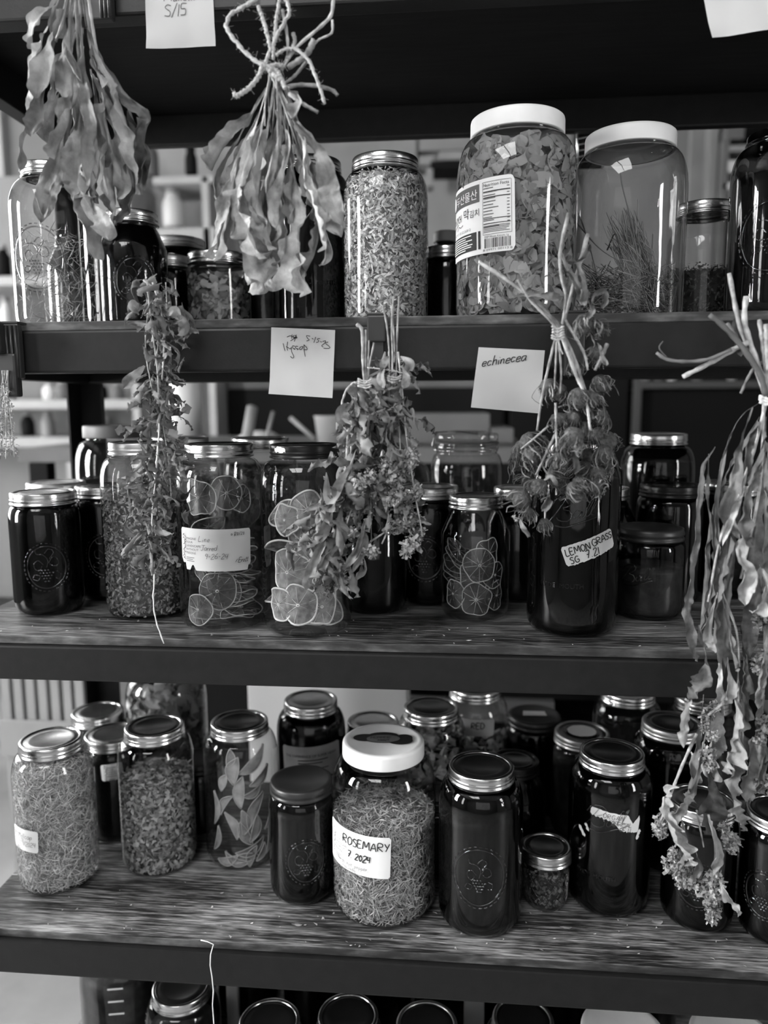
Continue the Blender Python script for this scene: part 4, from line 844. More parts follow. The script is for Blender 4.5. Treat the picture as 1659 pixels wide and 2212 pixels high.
rects(mp, bars, 'ink', lab, name='printed_barcode'); text_on(None, '8 09971 00113 8', x0, .0022, .0034, 'print_grey', mapper=mp, parent=lab, width=.036, name='printed_words')
# ------------------------------------------------------------------ sticky notes on the beams
def note(corners, y, label, bend=.004, seed=0, mat='sticky'):
    """corners as pixels: upper left, upper right, lower right, lower left"""
    q = [P(px, py, y) for px, py in corners]; c = sum(q)/4; n = 12
    r = thing('sticky_note', label, 'note', tuple(c), 'paper notes on the shelf beams')
    def mp(a, b, o=0):   # a right, b down, 0..1
        p = (q[0]*(1-a)*(1-b)+q[1]*a*(1-b)+q[2]*a*b+q[3]*(1-a)*b)-c
        d = -bend*(b**2)-.0016*nz(a*2.5, b*3+seed, seed)*b*1.4-.003*max(0, b-.8)*max(0, .25-a)*20-o
        return (p[0], p[1]+d, p[2])
    MB().add([mp(i/n, j/n) for j in range(n+1) for i in range(n+1)], [(j*(n+1)+i, (j+1)*(n+1)+i, (j+1)*(n+1)+i+1, j*(n+1)+i+1) for j in range(n) for i in range(n)]).build('paper', mat, r)
    return r, (lambda a, b, o=0: mp(a, 1-b, o))
r, mp = note([(586, 707), (724, 713), (719, 860), (583, 851)], -.004, 'creased paper note reading hyssop with a date', seed=2)
def zz(pts, ox=155, oy=155, w=1340, h=1450): return [((x-ox)/w, 1-(y-oy)/h) for x, y in pts]
hy = [[(415, 490), (460, 650)], [(510, 450), (500, 560), (515, 640)], [(480, 555), (530, 580), (575, 600), (590, 560)], [(590, 560), (600, 660), (650, 760), (620, 795), (575, 760)], [(665, 540), (615, 535), (620, 580), (670, 595), (650, 612)], [(730, 540), (680, 540), (690, 580), (740, 595), (715, 615)],
      [(790, 540), (760, 590), (800, 605), (835, 540), (800, 540)], [(855, 490), (860, 600), (890, 750)], [(855, 500), (910, 550), (920, 600), (850, 600)], [(980, 310), (900, 300), (930, 360), (965, 390), (905, 415)], [(1015, 352), (1050, 370)], [(1095, 320), (1060, 445)], [(1190, 350), (1130, 360), (1165, 410), (1110, 440)], [(1195, 410), (1225, 425)],
      [(1240, 410), (1305, 390), (1290, 440), (1225, 500), (1260, 525)], [(1360, 415), (1300, 440), (1400, 520), (1370, 550), (1265, 550)], [(600, 290), (590, 380)], [(495, 350), (560, 320), (620, 340)], [(640, 300), (630, 360), (715, 350)], [(690, 290), (650, 440)], [(570, 430), (640, 380), (700, 330)], [(660, 300), (690, 340), (640, 350), (700, 370)]]
strokes([[tuple(p) for p in spline(zz(k), 10)] for k in hy], .010, mp, 'ink', r, .0006)
r, mp = note([(1034, 750), (1177, 757), (1164, 893), (1017, 880)], -.004, 'paper note reading echinacea beside the flower bundle', seed=5, bend=.002)
strokes([[(a+.0, b+.22*(a-.1)) for a, b in ln] for ln in hand('echinecea', .08, .69, .15, .15, .05, .10, seed=50)], .014, mp, 'ink', r, .0006)
r, mp = note([(312, -44), (458, -50), (466, 100), (318, 108)], -.003, 'paper note reading 5/15 between the two leaf bundles', seed=7, bend=.001)
strokes(hand('S/15', .28, .46, .17, .1, .05, .1, seed=51)+hand('Mullein', .28, .67, .14, .1, .05, .12, seed=52), .012, mp, 'pencil', r, .0006)
r, mp = note([(1508, -70), (1668, -90), (1690, 60), (1536, 85)], -.003, 'paper note cut off at the corner of the picture', seed=9, bend=.001)
strokes(hand('7/15', .40, .50, .16, .1, .05, .1, seed=53), .012, mp, 'pencil', r, .0006)
# ------------------------------------------------------------------ the room behind the shelf
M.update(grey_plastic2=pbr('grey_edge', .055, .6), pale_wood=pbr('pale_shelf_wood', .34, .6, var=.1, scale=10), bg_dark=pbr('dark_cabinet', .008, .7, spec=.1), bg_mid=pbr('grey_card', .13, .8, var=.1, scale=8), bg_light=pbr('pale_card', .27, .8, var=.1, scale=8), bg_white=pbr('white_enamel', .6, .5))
def bx_px(x0, y0, x1, y1, Y, dep, ref=None):
    ref = (y0+y1)/2 if ref is None else ref; a, b = P(x0, ref, Y), P(x1, ref, Y); t, u = P((x0+x1)/2, y0, Y), P((x0+x1)/2, y1, Y)
    return (a[0], Y, u[2]), (b[0], Y+dep, t[2])
def prop(name, label, cat, Y, dep, rects_, mat, group=None, partn='panel', kind=None):
    lo, hi = bx_px(*rects_[0][:4], Y, dep); o = np.array([(lo[0]+hi[0])/2, Y+dep/2, lo[2]])
    r = thing(name, label, cat, tuple(o), group)
    for rc in rects_:
        lo, hi = bx_px(*rc[:4], Y+(rc[4] if len(rc) > 4 else 0), rc[5] if len(rc) > 5 else dep, (rects_[0][1]+rects_[0][3])/2)
        MB().box(tuple(np.array(lo)-o), tuple(np.array(hi)-o)).build(rc[7] if len(rc) > 7 else partn, rc[6] if len(rc) > 6 else mat, r, smooth=False, bevel=.003)
    return r
def vessel(px, py0, py1, w, Y, mat, label, cat, name='storage_jar', neck=.6, lidmat='bg_light', group='vessels in the room behind'):
    a, b = P(px, py0, Y), P(px, py1, Y); h = a[2]-b[2]; R_ = w/2*(Y+.92)/F_PX
    r = thing(name, label, cat, (b[0], Y, b[2]), group)
    MB().lathe([(0, 0), (R_*.9, 0), (R_, h*.05), (R_, h*.55), (R_*.9, h*.68), (R_*neck, h*.80), (R_*neck, h*.90), (0, h*.90)], 24).build('body', mat, r)
    MB().lathe([(R_*neck*1.08, h*.86), (R_*neck*1.12, h*.88), (R_*neck*1.12, h*.99), (R_*neck*.9, h), (0, h)], 24).build('cap', lidmat, r)
Yb = 2.45
prop('bookcase', 'pale open bookcase far behind the shelf end', 'bookcase', Yb, .32, [(-260, 864, 300, 884, 0, .32, 'pale_wood', 'board'), (-260, 945, 300, 966, 0, .32, 'pale_wood', 'board'), (-260, 596, 300, 616, 0, .32, 'pale_wood', 'board'), (-260, 730, 300, 748, 0, .32, 'pale_wood', 'board'), (286, 380, 302, 1290, 0, .32, 'pale_wood', 'upright'), (-260, 380, 300, 1290, .33, .015, 'wall_dark', 'back_panel'), (135, 966, 155, 1290, .0, .03, 'pale_wood', 'rail')], 'pale_wood')
prop('bookcase', 'grey bookcase behind the two leaf bundles', 'bookcase', Yb+.02, .30, [(330, 380, 462, 396, 0, .30, 'pale_wood', 'board'), (330, 492, 462, 560, 0, .30, 'pale_wood', 'board'), (434, 380, 450, 1290, 0, .30, 'pale_wood', 'upright'), (330, 560, 440, 1290, .28, .015, 'bg_mid', 'back_panel')], 'pale_wood')
prop('wall_panel', 'light grey panel high on the back wall', 'panel', 2.93, .05, [(300, 150, 900, 600), (905, 150, 1235, 320), (905, 372, 1235, 640), (1490, 150, 1530, 700)], 'bg_light')
prop('wall_shelf', 'dark wall shelf with pale packets behind the gallon jar', 'shelf', 2.7, .2, [(930, 346, 1010, 360, 0, .2, 'bg_dark', 'board'), (948, 326, 1000, 345, .02, .1, 'bg_light', 'packet'), (905, 336, 938, 356, .02, .1, 'bg_light', 'packet'), (921, 362, 935, 402, .02, .1, 'bg_light', 'packet')], 'bg_dark')
prop('door_post', 'dark upright post behind the pint jar', 'post', 2.75, .08, [(1528, 150, 1546, 720)], 'wall_dark')
prop('rack_of_papers', 'rack of papers high at the back behind the end jar', 'rack', 2.7, .18, [(1556, 200, 1700, 690, .16, .02, 'bg_dark', 'back_panel'), (1556, 300, 1570, 690, 0, .16, 'bg_mid', 'upright'), (1566, 313, 1625, 326, 0, .15, 'bg_light', 'paper'), (1566, 345, 1640, 371, 0, .15, 'bg_white', 'paper'), (1558, 394, 1590, 410, 0, .15, 'bg_white', 'paper'), (1560, 270, 1600, 300, 0, .12, 'bg_mid', 'paper'), (1575, 412, 1640, 450, 0, .12, 'bg_light', 'paper')], 'bg_mid')
vessel(414, 318, 378, 26, Yb+.1, 'bg_dark', 'dark bottle standing on the grey bookcase', 'bottle', 'bottle', .7, 'bg_dark')
vessel(326, 300, 380, 34, Yb+.1, 'bg_mid', 'grey bottle at the edge of the grey bookcase', 'bottle', 'bottle', .5, 'bg_mid')
vessel(375, 408, 492, 44, Yb+.1, 'bg_white', 'bright white jar inside the grey bookcase', 'jar', neck=.62)
for i, (px, y0, y1, w, mt) in enumerate([(110, 826, 864, 34, 'bg_white'), (140, 822, 864, 40, 'bg_mid'), (106, 890, 945, 30, 'bg_light'), (62, 890, 945, 30, 'bg_dark'), (22, 820, 864, 30, 'bg_mid'), (215, 822, 864, 36, 'bg_dark'), (255, 826, 864, 30, 'bg_mid'), (170, 895, 945, 36, 'bg_dark'), (230, 900, 945, 30, 'bg_mid'), (10, 530, 596, 30, 'bg_dark'), (-15, 660, 730, 36, 'bg_light'), (18, 640, 730, 28, 'bg_white')]):
    vessel(px, y0, y1, w, Yb+.13, mt, ['small white pot on the upper board of the pale bookcase', 'grey pot beside the white pot on the pale bookcase', 'pale onion-shaped jar on lower board of pale bookcase', 'dark bottle beside pale jar on pale bookcase', 'grey jar at the end of the pale bookcase', 'dark jar hidden behind the post on pale bookcase', 'grey jar next to the bookcase upright', 'dark jar on lower board behind the post', 'grey jar on lower board by the upright', 'dark bottle on the high board by the bright window', 'pale jar on the middle board at frame edge', 'white bottle on the middle board at frame edge'][i], 'jar', neck=.55)
r = thing('paper_roll', 'tall bright white paper roll behind the thin leafy bundle', 'roll', (P(402, 900, 1.7)[0], 1.7, P(500, 968, 1.3)[2]+.024), None)
h = P(402, 800, 1.7)[2]-P(500, 968, 1.3)[2]-.022; q = 34*2.6/F_PX
MB().lathe([(q*.2, 0), (q, 0), (q, h), (q*.2, h), (q*.2, 0)], 32).build('roll', 'bg_white', r); MB().lathe([(0, -.02), (q*1.3, -.02), (q*1.3, 0), (0, 0)], 32).build('stand', 'bg_light', r)
prop('work_table', 'pale work table behind the middle shelf jars', 'table', 1.3, .9, [(40, 968, 1150, 1000, 0, .9, 'bg_mid', 'top'), (60, 1000, 100, 1847, .0, .05, 'bg_dark', 'leg'), (1080, 1000, 1120, 1847, .0, .05, 'bg_dark', 'leg')], 'bg_light')
ZT = P(500, 968, 1.3)[2]+.002
prop('dark_cabinet', 'black cabinet along the back wall in the middle', 'cabinet', 2.62, .3, [(500, 838, 1085, 1400, 0, .3, 'bg_dark', 'body'), (500, 818, 1085, 838, -.01, .32, 'bg_mid', 'top')], 'bg_dark')
prop('dark_cabinet', 'tall black cabinet behind the flower bundle', 'cabinet', 2.5, .3, [(1100, 700, 1350, 1400, .05, .3, 'bg_dark', 'body'), (1380, 842, 1760, 1400, .05, .3, 'bg_dark', 'body'), (1364, 815, 1378, 960, 0, .05, 'grey_plastic2', 'edge_strip'), (1376, 822, 1760, 838, 0, .3, 'grey_plastic2', 'board'), (1350, 700, 1760, 1400, .36, .02, 'bg_dark', 'back_panel')], 'bg_dark')
for i, (px, y0, w, mt) in enumerate([(1392, 806, 17, 'bg_white'), (1422, 816, 15, 'bg_mid'), (1450, 806, 18, 'bg_white'), (1505, 808, 20, 'bg_mid'), (1580, 804, 17, 'bg_light')]):
    vessel(px, y0-18, 822, w, 2.6, mt, ['white capped bottle first on the dark cabinet shelf', 'short grey bottle second on the dark cabinet shelf', 'white bottle in the middle of the dark cabinet shelf', 'grey bottle past the middle of dark cabinet shelf', 'pale bottle near the end of dark cabinet shelf'][i], 'bottle', 'bottle', .7)
for i, (px, mt) in enumerate([(925, 'bg_light'), (955, 'bg_mid'), (545, 'bg_mid'), (700, 'bg_mid')]): vessel(px, 792, 818, 16, 2.72, mt, 'small bottle on top of the black cabinet behind the hyssop', 'bottle', 'bottle', .7, group='small bottles on the black cabinet')
prop('cardboard_box', 'big grey cardboard box behind the clamp jar', 'box', 1.5, .35, [(880, 894, 1058, 958), (1062, 925, 1110, 958, -.03, .3)], 'bg_mid', partn='side')
rB = thing('paint_bucket', 'grey bucket behind the chipped black lid', 'bucket', (P(725, 930, 1.42)[0], 1.42, ZT))
R_ = 46*2.3/F_PX; MB().lathe([(0, 0), (R_*.85, 0), (R_, .085), (R_*1.05, .09), (R_*.98, .09), (R_*.84, .01), (0, .01)], 28).build('pail', 'bg_light', rB)
for i, (a, b, w) in enumerate([((628, 903), (682, 950), .012), ((545, 880), (532, 955), .03), ((590, 890), (575, 950), .010)]):
    m_ = MB().tube([P(*a, 1.5), P(*b, 1.45)], w*.6, 8); tag(m_.build('wooden_tool', 'bg_light'), ['pale stick leaning on the work table', 'broad pale paddle standing behind citrus jars', 'thin grey tool standing behind citrus jars'][i], 'tool')
tag(MB().lathe([(0, 0), (.07, 0), (.075, .015), (.045, .035), (0, .04)], 24).build('white_dish', 'bg_white', None, (P(560, 950, 1.6)[0], 1.6, ZT)), 'white dish heap behind the citrus jar lids', 'dish')
# low items seen between the lower shelves
r = prop('slatted_crate', 'white slatted crate standing behind the lower shelf end', 'crate', .95, .02, [(20+i*26, 1400, 38+i*26, 2040, 0, .02, 'bg_light', 'slat') for i in range(9)]+[(10, 1560, 262, 1640, -.012, .01, 'bg_light', 'rail'), (10, 1380, 262, 1420, -.012, .01, 'bg_light', 'rail')], 'bg_light')
prop('white_board', 'bright white board behind the tall dark labelled jar', 'board', .72, .02, [(545, 1440, 880, 2205)], 'bg_white')
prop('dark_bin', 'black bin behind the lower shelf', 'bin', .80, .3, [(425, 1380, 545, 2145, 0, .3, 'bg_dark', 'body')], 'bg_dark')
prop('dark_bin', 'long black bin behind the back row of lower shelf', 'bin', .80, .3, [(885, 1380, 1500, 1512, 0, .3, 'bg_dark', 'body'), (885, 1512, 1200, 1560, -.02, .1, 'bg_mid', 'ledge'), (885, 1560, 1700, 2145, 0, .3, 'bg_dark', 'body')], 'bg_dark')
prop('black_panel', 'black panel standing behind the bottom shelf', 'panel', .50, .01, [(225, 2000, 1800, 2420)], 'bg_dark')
for i, x in enumerate((490, 1002)): prop('wooden_stake', ['pale wooden stake standing between bottom shelf jars', 'pale wooden stake beside the clear jar on bottom shelf'][i], 'stake', .22, .012, [(x, 2080, x+(26 if i == 0 else 44), 2330)], 'pale_wood')
# wire rack behind the gallon jars
o = P(1270, 320, .475); r = thing('wire_rack', 'black wire rack showing between the two gallon jars', 'rack', tuple(o))
for k in range(6): MB().tube([P(1244, 288+13*k, .475)-o, P(1275, 282+13*k, .475)-o, P(1302, 279+13*k, .475)-o], .0012, 5).build('wire', 'metal', r)
for x in (1246, 1300): MB().tube([P(x, 240, .475)-o, P(x+2, 362, .475)-o], .0022, 5).build('upright', 'metal', r)
MB().box(tuple(P(1241, 364, .50)-o), tuple(P(1304, 240, .505)-o)).build('back_panel', 'bg_dark', r, smooth=False)
# ------------------------------------------------------------------ hanging bundles
def leaf_mesh(path, hw, seed, twist=(0, 0), ruf=.35, fold=.35, petiole=.15, nL=30, nW=8, tip=.75, freq=5.0, base_s=None, mat='leaf', bend=0.0, lobes=0.0):
    """a dried leaf along a 3-D centre line: narrow stalk, folded midrib, ruffled and curled margins"""
    c = [Vector(q) for q in spline(path, nL+1)]; vs = []; Ltot = sum((c[i+1]-c[i]).length for i in range(nL))
    view = Vector((0, 1, 0)); fq = freq*Ltot/.10
    for i in range(nL+1):
        t = i/nL; T = (c[min(i+1, nL)]-c[max(i-1, 0)]).normalized()
        Sd = T.cross(view); Sd = Sd.normalized() if Sd.length > .1 else Vector((1, 0, 0))
        a = twist[0]+(twist[1]-twist[0])*t+.35*nz(t*2.3, seed*1.7, 4.1)
        Nn = Sd.cross(T); S2 = Sd*math.cos(a)+Nn*math.sin(a); N2 = S2.cross(T)
        if t < petiole: w = hw*(.10+.08*t/max(petiole, 1e-3))
        else:
            q = (t-petiole)/(1-petiole); w = hw*max(.05, min(1, .18+1.5*q)*(1-max(0, (q-tip)/(1-tip+1e-6))**2.2)*(1 if q < tip else .98))
        w *= 1+.25*nz(t*fq*.6, seed, 7.7)
        for j in range(nW+1):
            u = 2*j/nW-1; sg = 1 if u > 0 else -1; au = abs(u)
            e = au**1.3*hw*ruf*(1 if t > petiole*.8 else .1)
            n1 = nz(t*fq, sg*3.3+seed, 1.3)*1.5+.75*nz(t*fq*2.3, sg*5.1, seed*2.1)+.22*nz(t*fq*4.7+3, u*2.0, seed*1.1)
            n2 = nz(t*fq*1.3+9, sg*2.2+seed, 6.1)+.7*nz(t*fq*3.3, sg*4.2+seed, 2.1)
            cr = hw*ruf*.22*nz(t*fq*1.7, u*2.6+seed, seed*.7)*(1 if t > petiole else 0)
            lb = 1+lobes*au*nz(t*fq*1.6, sg*8.8, seed)
            p = c[i]+S2*(u*w*lb*math.cos(fold*au*1.2)+sg*e*.30*n2)+N2*(-au*w*math.sin(fold)*1.0+e*1.5*n1+cr+bend*w*(1-au*au))
            vs.append(p)
    return vs, [(i*(nW+1)+j, (i+1)*(nW+1)+j, (i+1)*(nW+1)+j+1, i*(nW+1)+j+1) for i in range(nL) for j in range(nW)]
def bundle(name, label, loc, cat='herb bundle'): return thing(name, label, cat, loc, 'bundles of herbs hung up to dry')
def rel(pts, o): return [tuple(np.array(p)-o) for p in pts]
def pxl(pts, y0, y1=None, arch=0.0):
    n = len(pts)
    return [P(q[0], q[1], (y0+((y1 if y1 is not None else y0)-y0)*i/max(n-1, 1))-arch*math.sin(math.pi*i/max(n-1, 1))) for i, q in enumerate(pts)]
PXM = .00054
def add_leaf(root, o, pts, hw, y0, y1, seed, mat='leaf', **k):
    path = rel(pxl(pts, y0, y1, .006), o); vs, fs = leaf_mesh(path, hw*PXM, seed, **k)
    return MB().add(vs, fs).build('leaf', mat, root)
def add_stem(root, o, pts, r, y0, y1=None, mat='stem', name='stem', n=16, sides=6, taper=.7):
    path = rel(spline(pxl(pts, y0, y1), n), o); return MB().tube(path, [r*.85*PXM*(1-(1-taper)*i/(n-1))*(1+.15*math.sin(i*2.3+r)) for i in range(n)], sides).build(name, mat, root)
def add_twine(root, o, pts, r, y0, y1=None, mat='twine', fuzz=0, n=40, name='twine', seed=0):
    path = spline(pxl(pts, y0, y1), n); rd = random.Random(seed)
    path = rel([p+np.array([rd.gauss(0, .0003) for _ in range(3)]) for p in path], o)
    mb = MB().tube(path, [r*.72*PXM*(1+.22*math.sin(i*1.9)) for i in range(n)], 7)
    for i in range(fuzz):
        q = Vector(rd.choice(path)); d = Vector((rd.gauss(0, 1), rd.gauss(0, 1), rd.gauss(0, 1))).normalized()*rd.uniform(.003, .009)
        mb.tube([q, q+d*.5+Vector((rd.gauss(0, .001), 0, rd.gauss(0, .001))), q+d], .00012, 3, False)
    return mb.build(name, mat, root)
# ---- bundle of broad leaves at the end of the top beam
o = P(185, 60, -.05); r = bundle('leaf_bundle', 'broad ruffled dried leaves hanging from the top beam above clear jar', o)
T1 = [([(143, -30), (115, 12), (88, 31), (72, 53), (70, 82), (72, 107)], 17, 0), ([(140, -30), (112, 40), (95, 75), (88, 110), (75, 140), (68, 200), (70, 235)], 16, -.02), ([(150, -20), (130, 50), (105, 80), (98, 115), (95, 150), (85, 185), (80, 215)], 17, -.03),
      ([(150, -10), (125, 70), (115, 120), (110, 180), (118, 205), (125, 240)], 24, .02), ([(165, -10), (145, 90), (135, 130), (140, 165), (150, 200), (155, 235)], 20, -.01), ([(160, 0), (150, 80), (155, 120), (165, 150), (178, 180)], 14, -.04),
      ([(160, 150), (155, 210), (150, 245), (145, 280), (125, 320), (118, 345)], 24, -.035), ([(168, -30), (175, 60), (178, 130), (183, 190), (190, 240), (195, 280), (185, 330), (190, 400)], 16, -.045), ([(175, -30), (190, 80), (205, 140), (222, 180), (228, 220), (222, 260), (232, 310), (225, 350), (235, 420)], 16, -.03),
      ([(178, -30), (200, 100), (225, 150), (245, 190), (262, 230), (280, 290), (290, 350), (297, 420)], 17, -.02), ([(180, -10), (205, 110), (240, 165), (275, 220), (318, 252), (312, 290), (308, 350), (300, 420)], 20, 0), ([(85, 160), (75, 215), (62, 250), (52, 300), (45, 345), (40, 370)], 14, 0), ([(110, 150), (92, 210), (85, 245), (75, 270), (60, 290)], 16, -.02),
      ([(178, 180), (170, 300), (165, 360), (170, 400), (165, 440)], 30, .0), ([(160, 190), (140, 300), (130, 360), (110, 395), (95, 440), (88, 485)], 26, .01), ([(185, 180), (190, 330), (195, 390), (190, 440), (205, 490), (212, 560)], 32, .0), ([(210, 170), (235, 330), (245, 390), (250, 440), (240, 490)], 29, .005), ([(230, 170), (270, 280), (285, 340), (290, 400), (275, 450), (240, 480)], 25, .01),
      ([(280, 230), (300, 300), (308, 350), (306, 410)], 15, .01), ([(150, 200), (125, 330), (105, 380), (90, 420), (95, 470)], 19, -.01), ([(195, 150), (215, 260), (215, 340), (205, 400), (215, 440)], 22, .0), ([(200, 160), (250, 260), (262, 330), (268, 400), (255, 430)], 22, -.01), ([(180, 100), (160, 200), (165, 260), (160, 330)], 20, .012), ([(170, 60), (135, 170), (120, 250), (105, 330)], 24, .02), ([(190, 60), (225, 200), (250, 300), (260, 380)], 24, .02), ([(180, 60), (185, 220), (195, 330), (190, 420)], 28, .025), ([(190, 400), (200, 450), (225, 480), (235, 520)], 18, -.02)]
for i, (pts, hw, dy) in enumerate(T1):
    add_leaf(r, o, pts, hw*1.12, -.045+dy*.7, -.055+dy*.9, i*3.7+1, 'leaf', twist=(random.uniform(-.8, .8), random.uniform(-1.3, 1.3)), ruf=.55, fold=random.uniform(.3, 1.05), petiole=.12 if pts[0][1] < 0 else .05, nL=64, nW=12, freq=3.0)
for i, (a, b) in enumerate([((166, -60), (172, 150)), ((172, -60), (180, 140)), ((178, -60), (205, 130)), ((160, -60), (150, 120)), ((184, -60), (215, 150)), ((155, -60), (120, 90))]): add_stem(r, o, [a, ((a[0]+b[0])/2+random.uniform(-4, 4), 40), b], 5, -.06+.01*(i % 3), mat='leaf_b')
# ---- twine-tied leaf bundle
o = P(600, 160, -.05); r = bundle('leaf_bundle', 'long dried leaves tied with a looped jute bow in the middle', o)
T2 = [([(575, 190), (545, 240), (515, 275), (490, 310), (470, 345), (458, 370)], 24, 0), ([(560, 210), (520, 290), (490, 340), (468, 390), (470, 440), (478, 480)], 18, .01), ([(560, 240), (515, 340), (500, 390), (490, 430), (478, 480), (470, 520), (455, 560)], 15, -.02), ([(530, 330), (505, 430), (495, 480), (478, 520), (462, 565)], 18, -.03),
      ([(575, 200), (545, 300), (517, 390), (512, 430), (525, 480), (545, 510), (560, 560)], 22, -.035), ([(580, 190), (560, 300), (545, 380), (540, 450), (560, 490), (575, 530)], 20, -.02), ([(590, 190), (575, 300), (565, 360), (560, 430), (575, 480), (590, 540)], 17, -.03), ([(600, 200), (605, 290), (590, 360), (575, 420)], 16, -.045), ([(600, 210), (620, 320), (600, 400), (590, 450), (600, 500)], 17, -.02),
      ([(610, 200), (625, 300), (635, 370), (630, 430), (640, 490)], 18, -.01), ([(615, 190), (650, 300), (660, 380), (680, 440), (690, 500), (700, 540)], 20, -.025), ([(605, 195), (645, 270), (690, 330), (710, 390), (715, 430), (740, 492)], 22, -.03), ([(620, 205), (650, 300), (660, 350), (680, 420)], 20, .0), ([(620, 300), (640, 400), (645, 480), (645, 540), (650, 590), (672, 632)], 30, -.02), ([(650, 330), (680, 430), (690, 490), (680, 550), (650, 605)], 26, -.01),
      ([(670, 380), (690, 440), (720, 470), (735, 512)], 18, -.02), ([(565, 380), (560, 480), (545, 530), (560, 575), (605, 588)], 36, -.01), ([(590, 380), (610, 480), (620, 540), (600, 580)], 32, .0), ([(680, 430), (700, 500), (708, 550), (690, 575)], 14, .0), ([(560, 480), (540, 570), (560, 610), (535, 632)], 26, .02), ([(612, 188), (640, 210), (640, 235), (632, 260)], 20, -.02), ([(570, 260), (530, 340), (515, 420), (520, 500)], 26, .02), ([(600, 260), (585, 360), (580, 450), (585, 540)], 30, .025), ([(630, 260), (665, 350), (690, 420), (700, 480)], 24, .02), ([(590, 300), (570, 420), (560, 520)], 30, .03), ([(560, 560), (585, 610), (620, 600)], 14, .01)]
for i, (pts, hw, dy) in enumerate(T2):
    add_leaf(r, o, pts, hw*1.1, -.045+dy*.6, -.055+dy*.9, i*5.1+60, 'leaf_b', twist=(random.uniform(-.8, .8), random.uniform(-1.4, 1.4)), ruf=.55, fold=random.uniform(.3, 1.1), petiole=.2 if pts[0][1] < 215 else .05, nL=64, nW=12, freq=3.4)
for i in range(16):
    a = (585+random.uniform(-12, 14), 150); b = (560+i*7+random.uniform(-6, 6), 290+random.uniform(-20, 50))
    add_stem(r, o, [a, ((a[0]*.5+b[0]*.5)+random.uniform(-6, 6), 215), b], random.uniform(2.5, 4.5), -.065+.012*random.random(), mat='stem', taper=.5)
def z5(pts): return [(420+x/4.366, y/4.366) for x, y in pts]
for i, (pts, rr) in enumerate([([(595, -20), (480, 50), (350, 130), (300, 230), (330, 310), (440, 450), (560, 560), (660, 625)], 5.5), ([(640, 640), (590, 740), (490, 850), (400, 900), (380, 880)], 6.5), ([(760, 520), (860, 465), (960, 460), (1070, 560), (1130, 680), (1180, 830), (1230, 980)], 4.5),
        ([(600, 60), (660, 220), (720, 460)], 5), ([(800, -20), (770, 200), (750, 400), (740, 560)], 4.5), ([(860, -20), (895, 100), (840, 220), (760, 370), (690, 540), (660, 620)], 5), ([(640, 620), (720, 640), (800, 700), (860, 840)], 6), ([(650, 600), (740, 690), (820, 760)], 6), ([(660, 650), (760, 610), (830, 620)], 5)]):
    add_twine(r, o, z5(pts), rr, -.075, fuzz=60, seed=i, name='twine')
for pts, rr in [([(830, 90), (870, 300), (880, 480), (850, 640)], 4), ([(1310, -10), (1290, 140), (1180, 260), (960, 450), (820, 660)], 4.5), ([(1300, 190), (1295, 310), (1180, 370), (1120, 430)], 3), ([(880, 820), (1000, 800), (1150, 810), (1300, 850), (1350, 900)], 5), ([(890, 880), (1000, 965), (1165, 1060)], 5), ([(930, 310), (945, 400), (880, 560)], 5), ([(1130, 380), (1050, 520), (880, 640)], 8), ([(1060, 580), (940, 720), (830, 800)], 4), ([(900, 480), (870, 560), (800, 680)], 4)]:
    add_stem(r, o, z5(pts), rr, -.07, mat='stem', taper=.8)
# ---- shared small leaves, blossoms and flower heads
def small_leaf(i, L, wd, mat, curl):
    rd = random.Random(i*13+5); pts = []
    for k in range(6):
        t = k/5; pts.append((.18*L*math.sin(t*2.2+i)*curl, .35*L*curl*math.sin(t*math.pi*(.6+.3*(i % 3))), -L*t))
    vs, fs = leaf_mesh(pts, wd, i*2.3+100, twist=(rd.uniform(-1.5, 1.5)*curl, rd.uniform(-3, 3)*curl), ruf=.75, fold=rd.uniform(.7, 1.35), petiole=.12, nL=22, nW=6, freq=9.5, tip=.45)
    return MB().add(vs, fs).mesh('leaf', mat)
def blossom(i, R, Hh, n, mat):
    rg = np.random.default_rng(i+50); V = []; Fq = []
    for k in range(n):
        d = rg.normal(0, 1, 3); d /= np.linalg.norm(d); p = d*np.array([R, R, Hh])*rg.uniform(.45, 1); a = rg.normal(0, 1, 3); a /= np.linalg.norm(a); b = np.cross(a, d); b /= np.linalg.norm(b)+1e-9
        l, w = rg.uniform(.0018, .0045), rg.uniform(.0008, .002); q = len(V)
        V += [p-b*w, p+b*w, p+a*l+b*w*1.2+d*.001, p+a*l-b*w*.4+d*.0015]; Fq.append((q, q+1, q+2, q+3))
    return npmesh('blossom_cluster', np.array(V), np.array(Fq), mat)
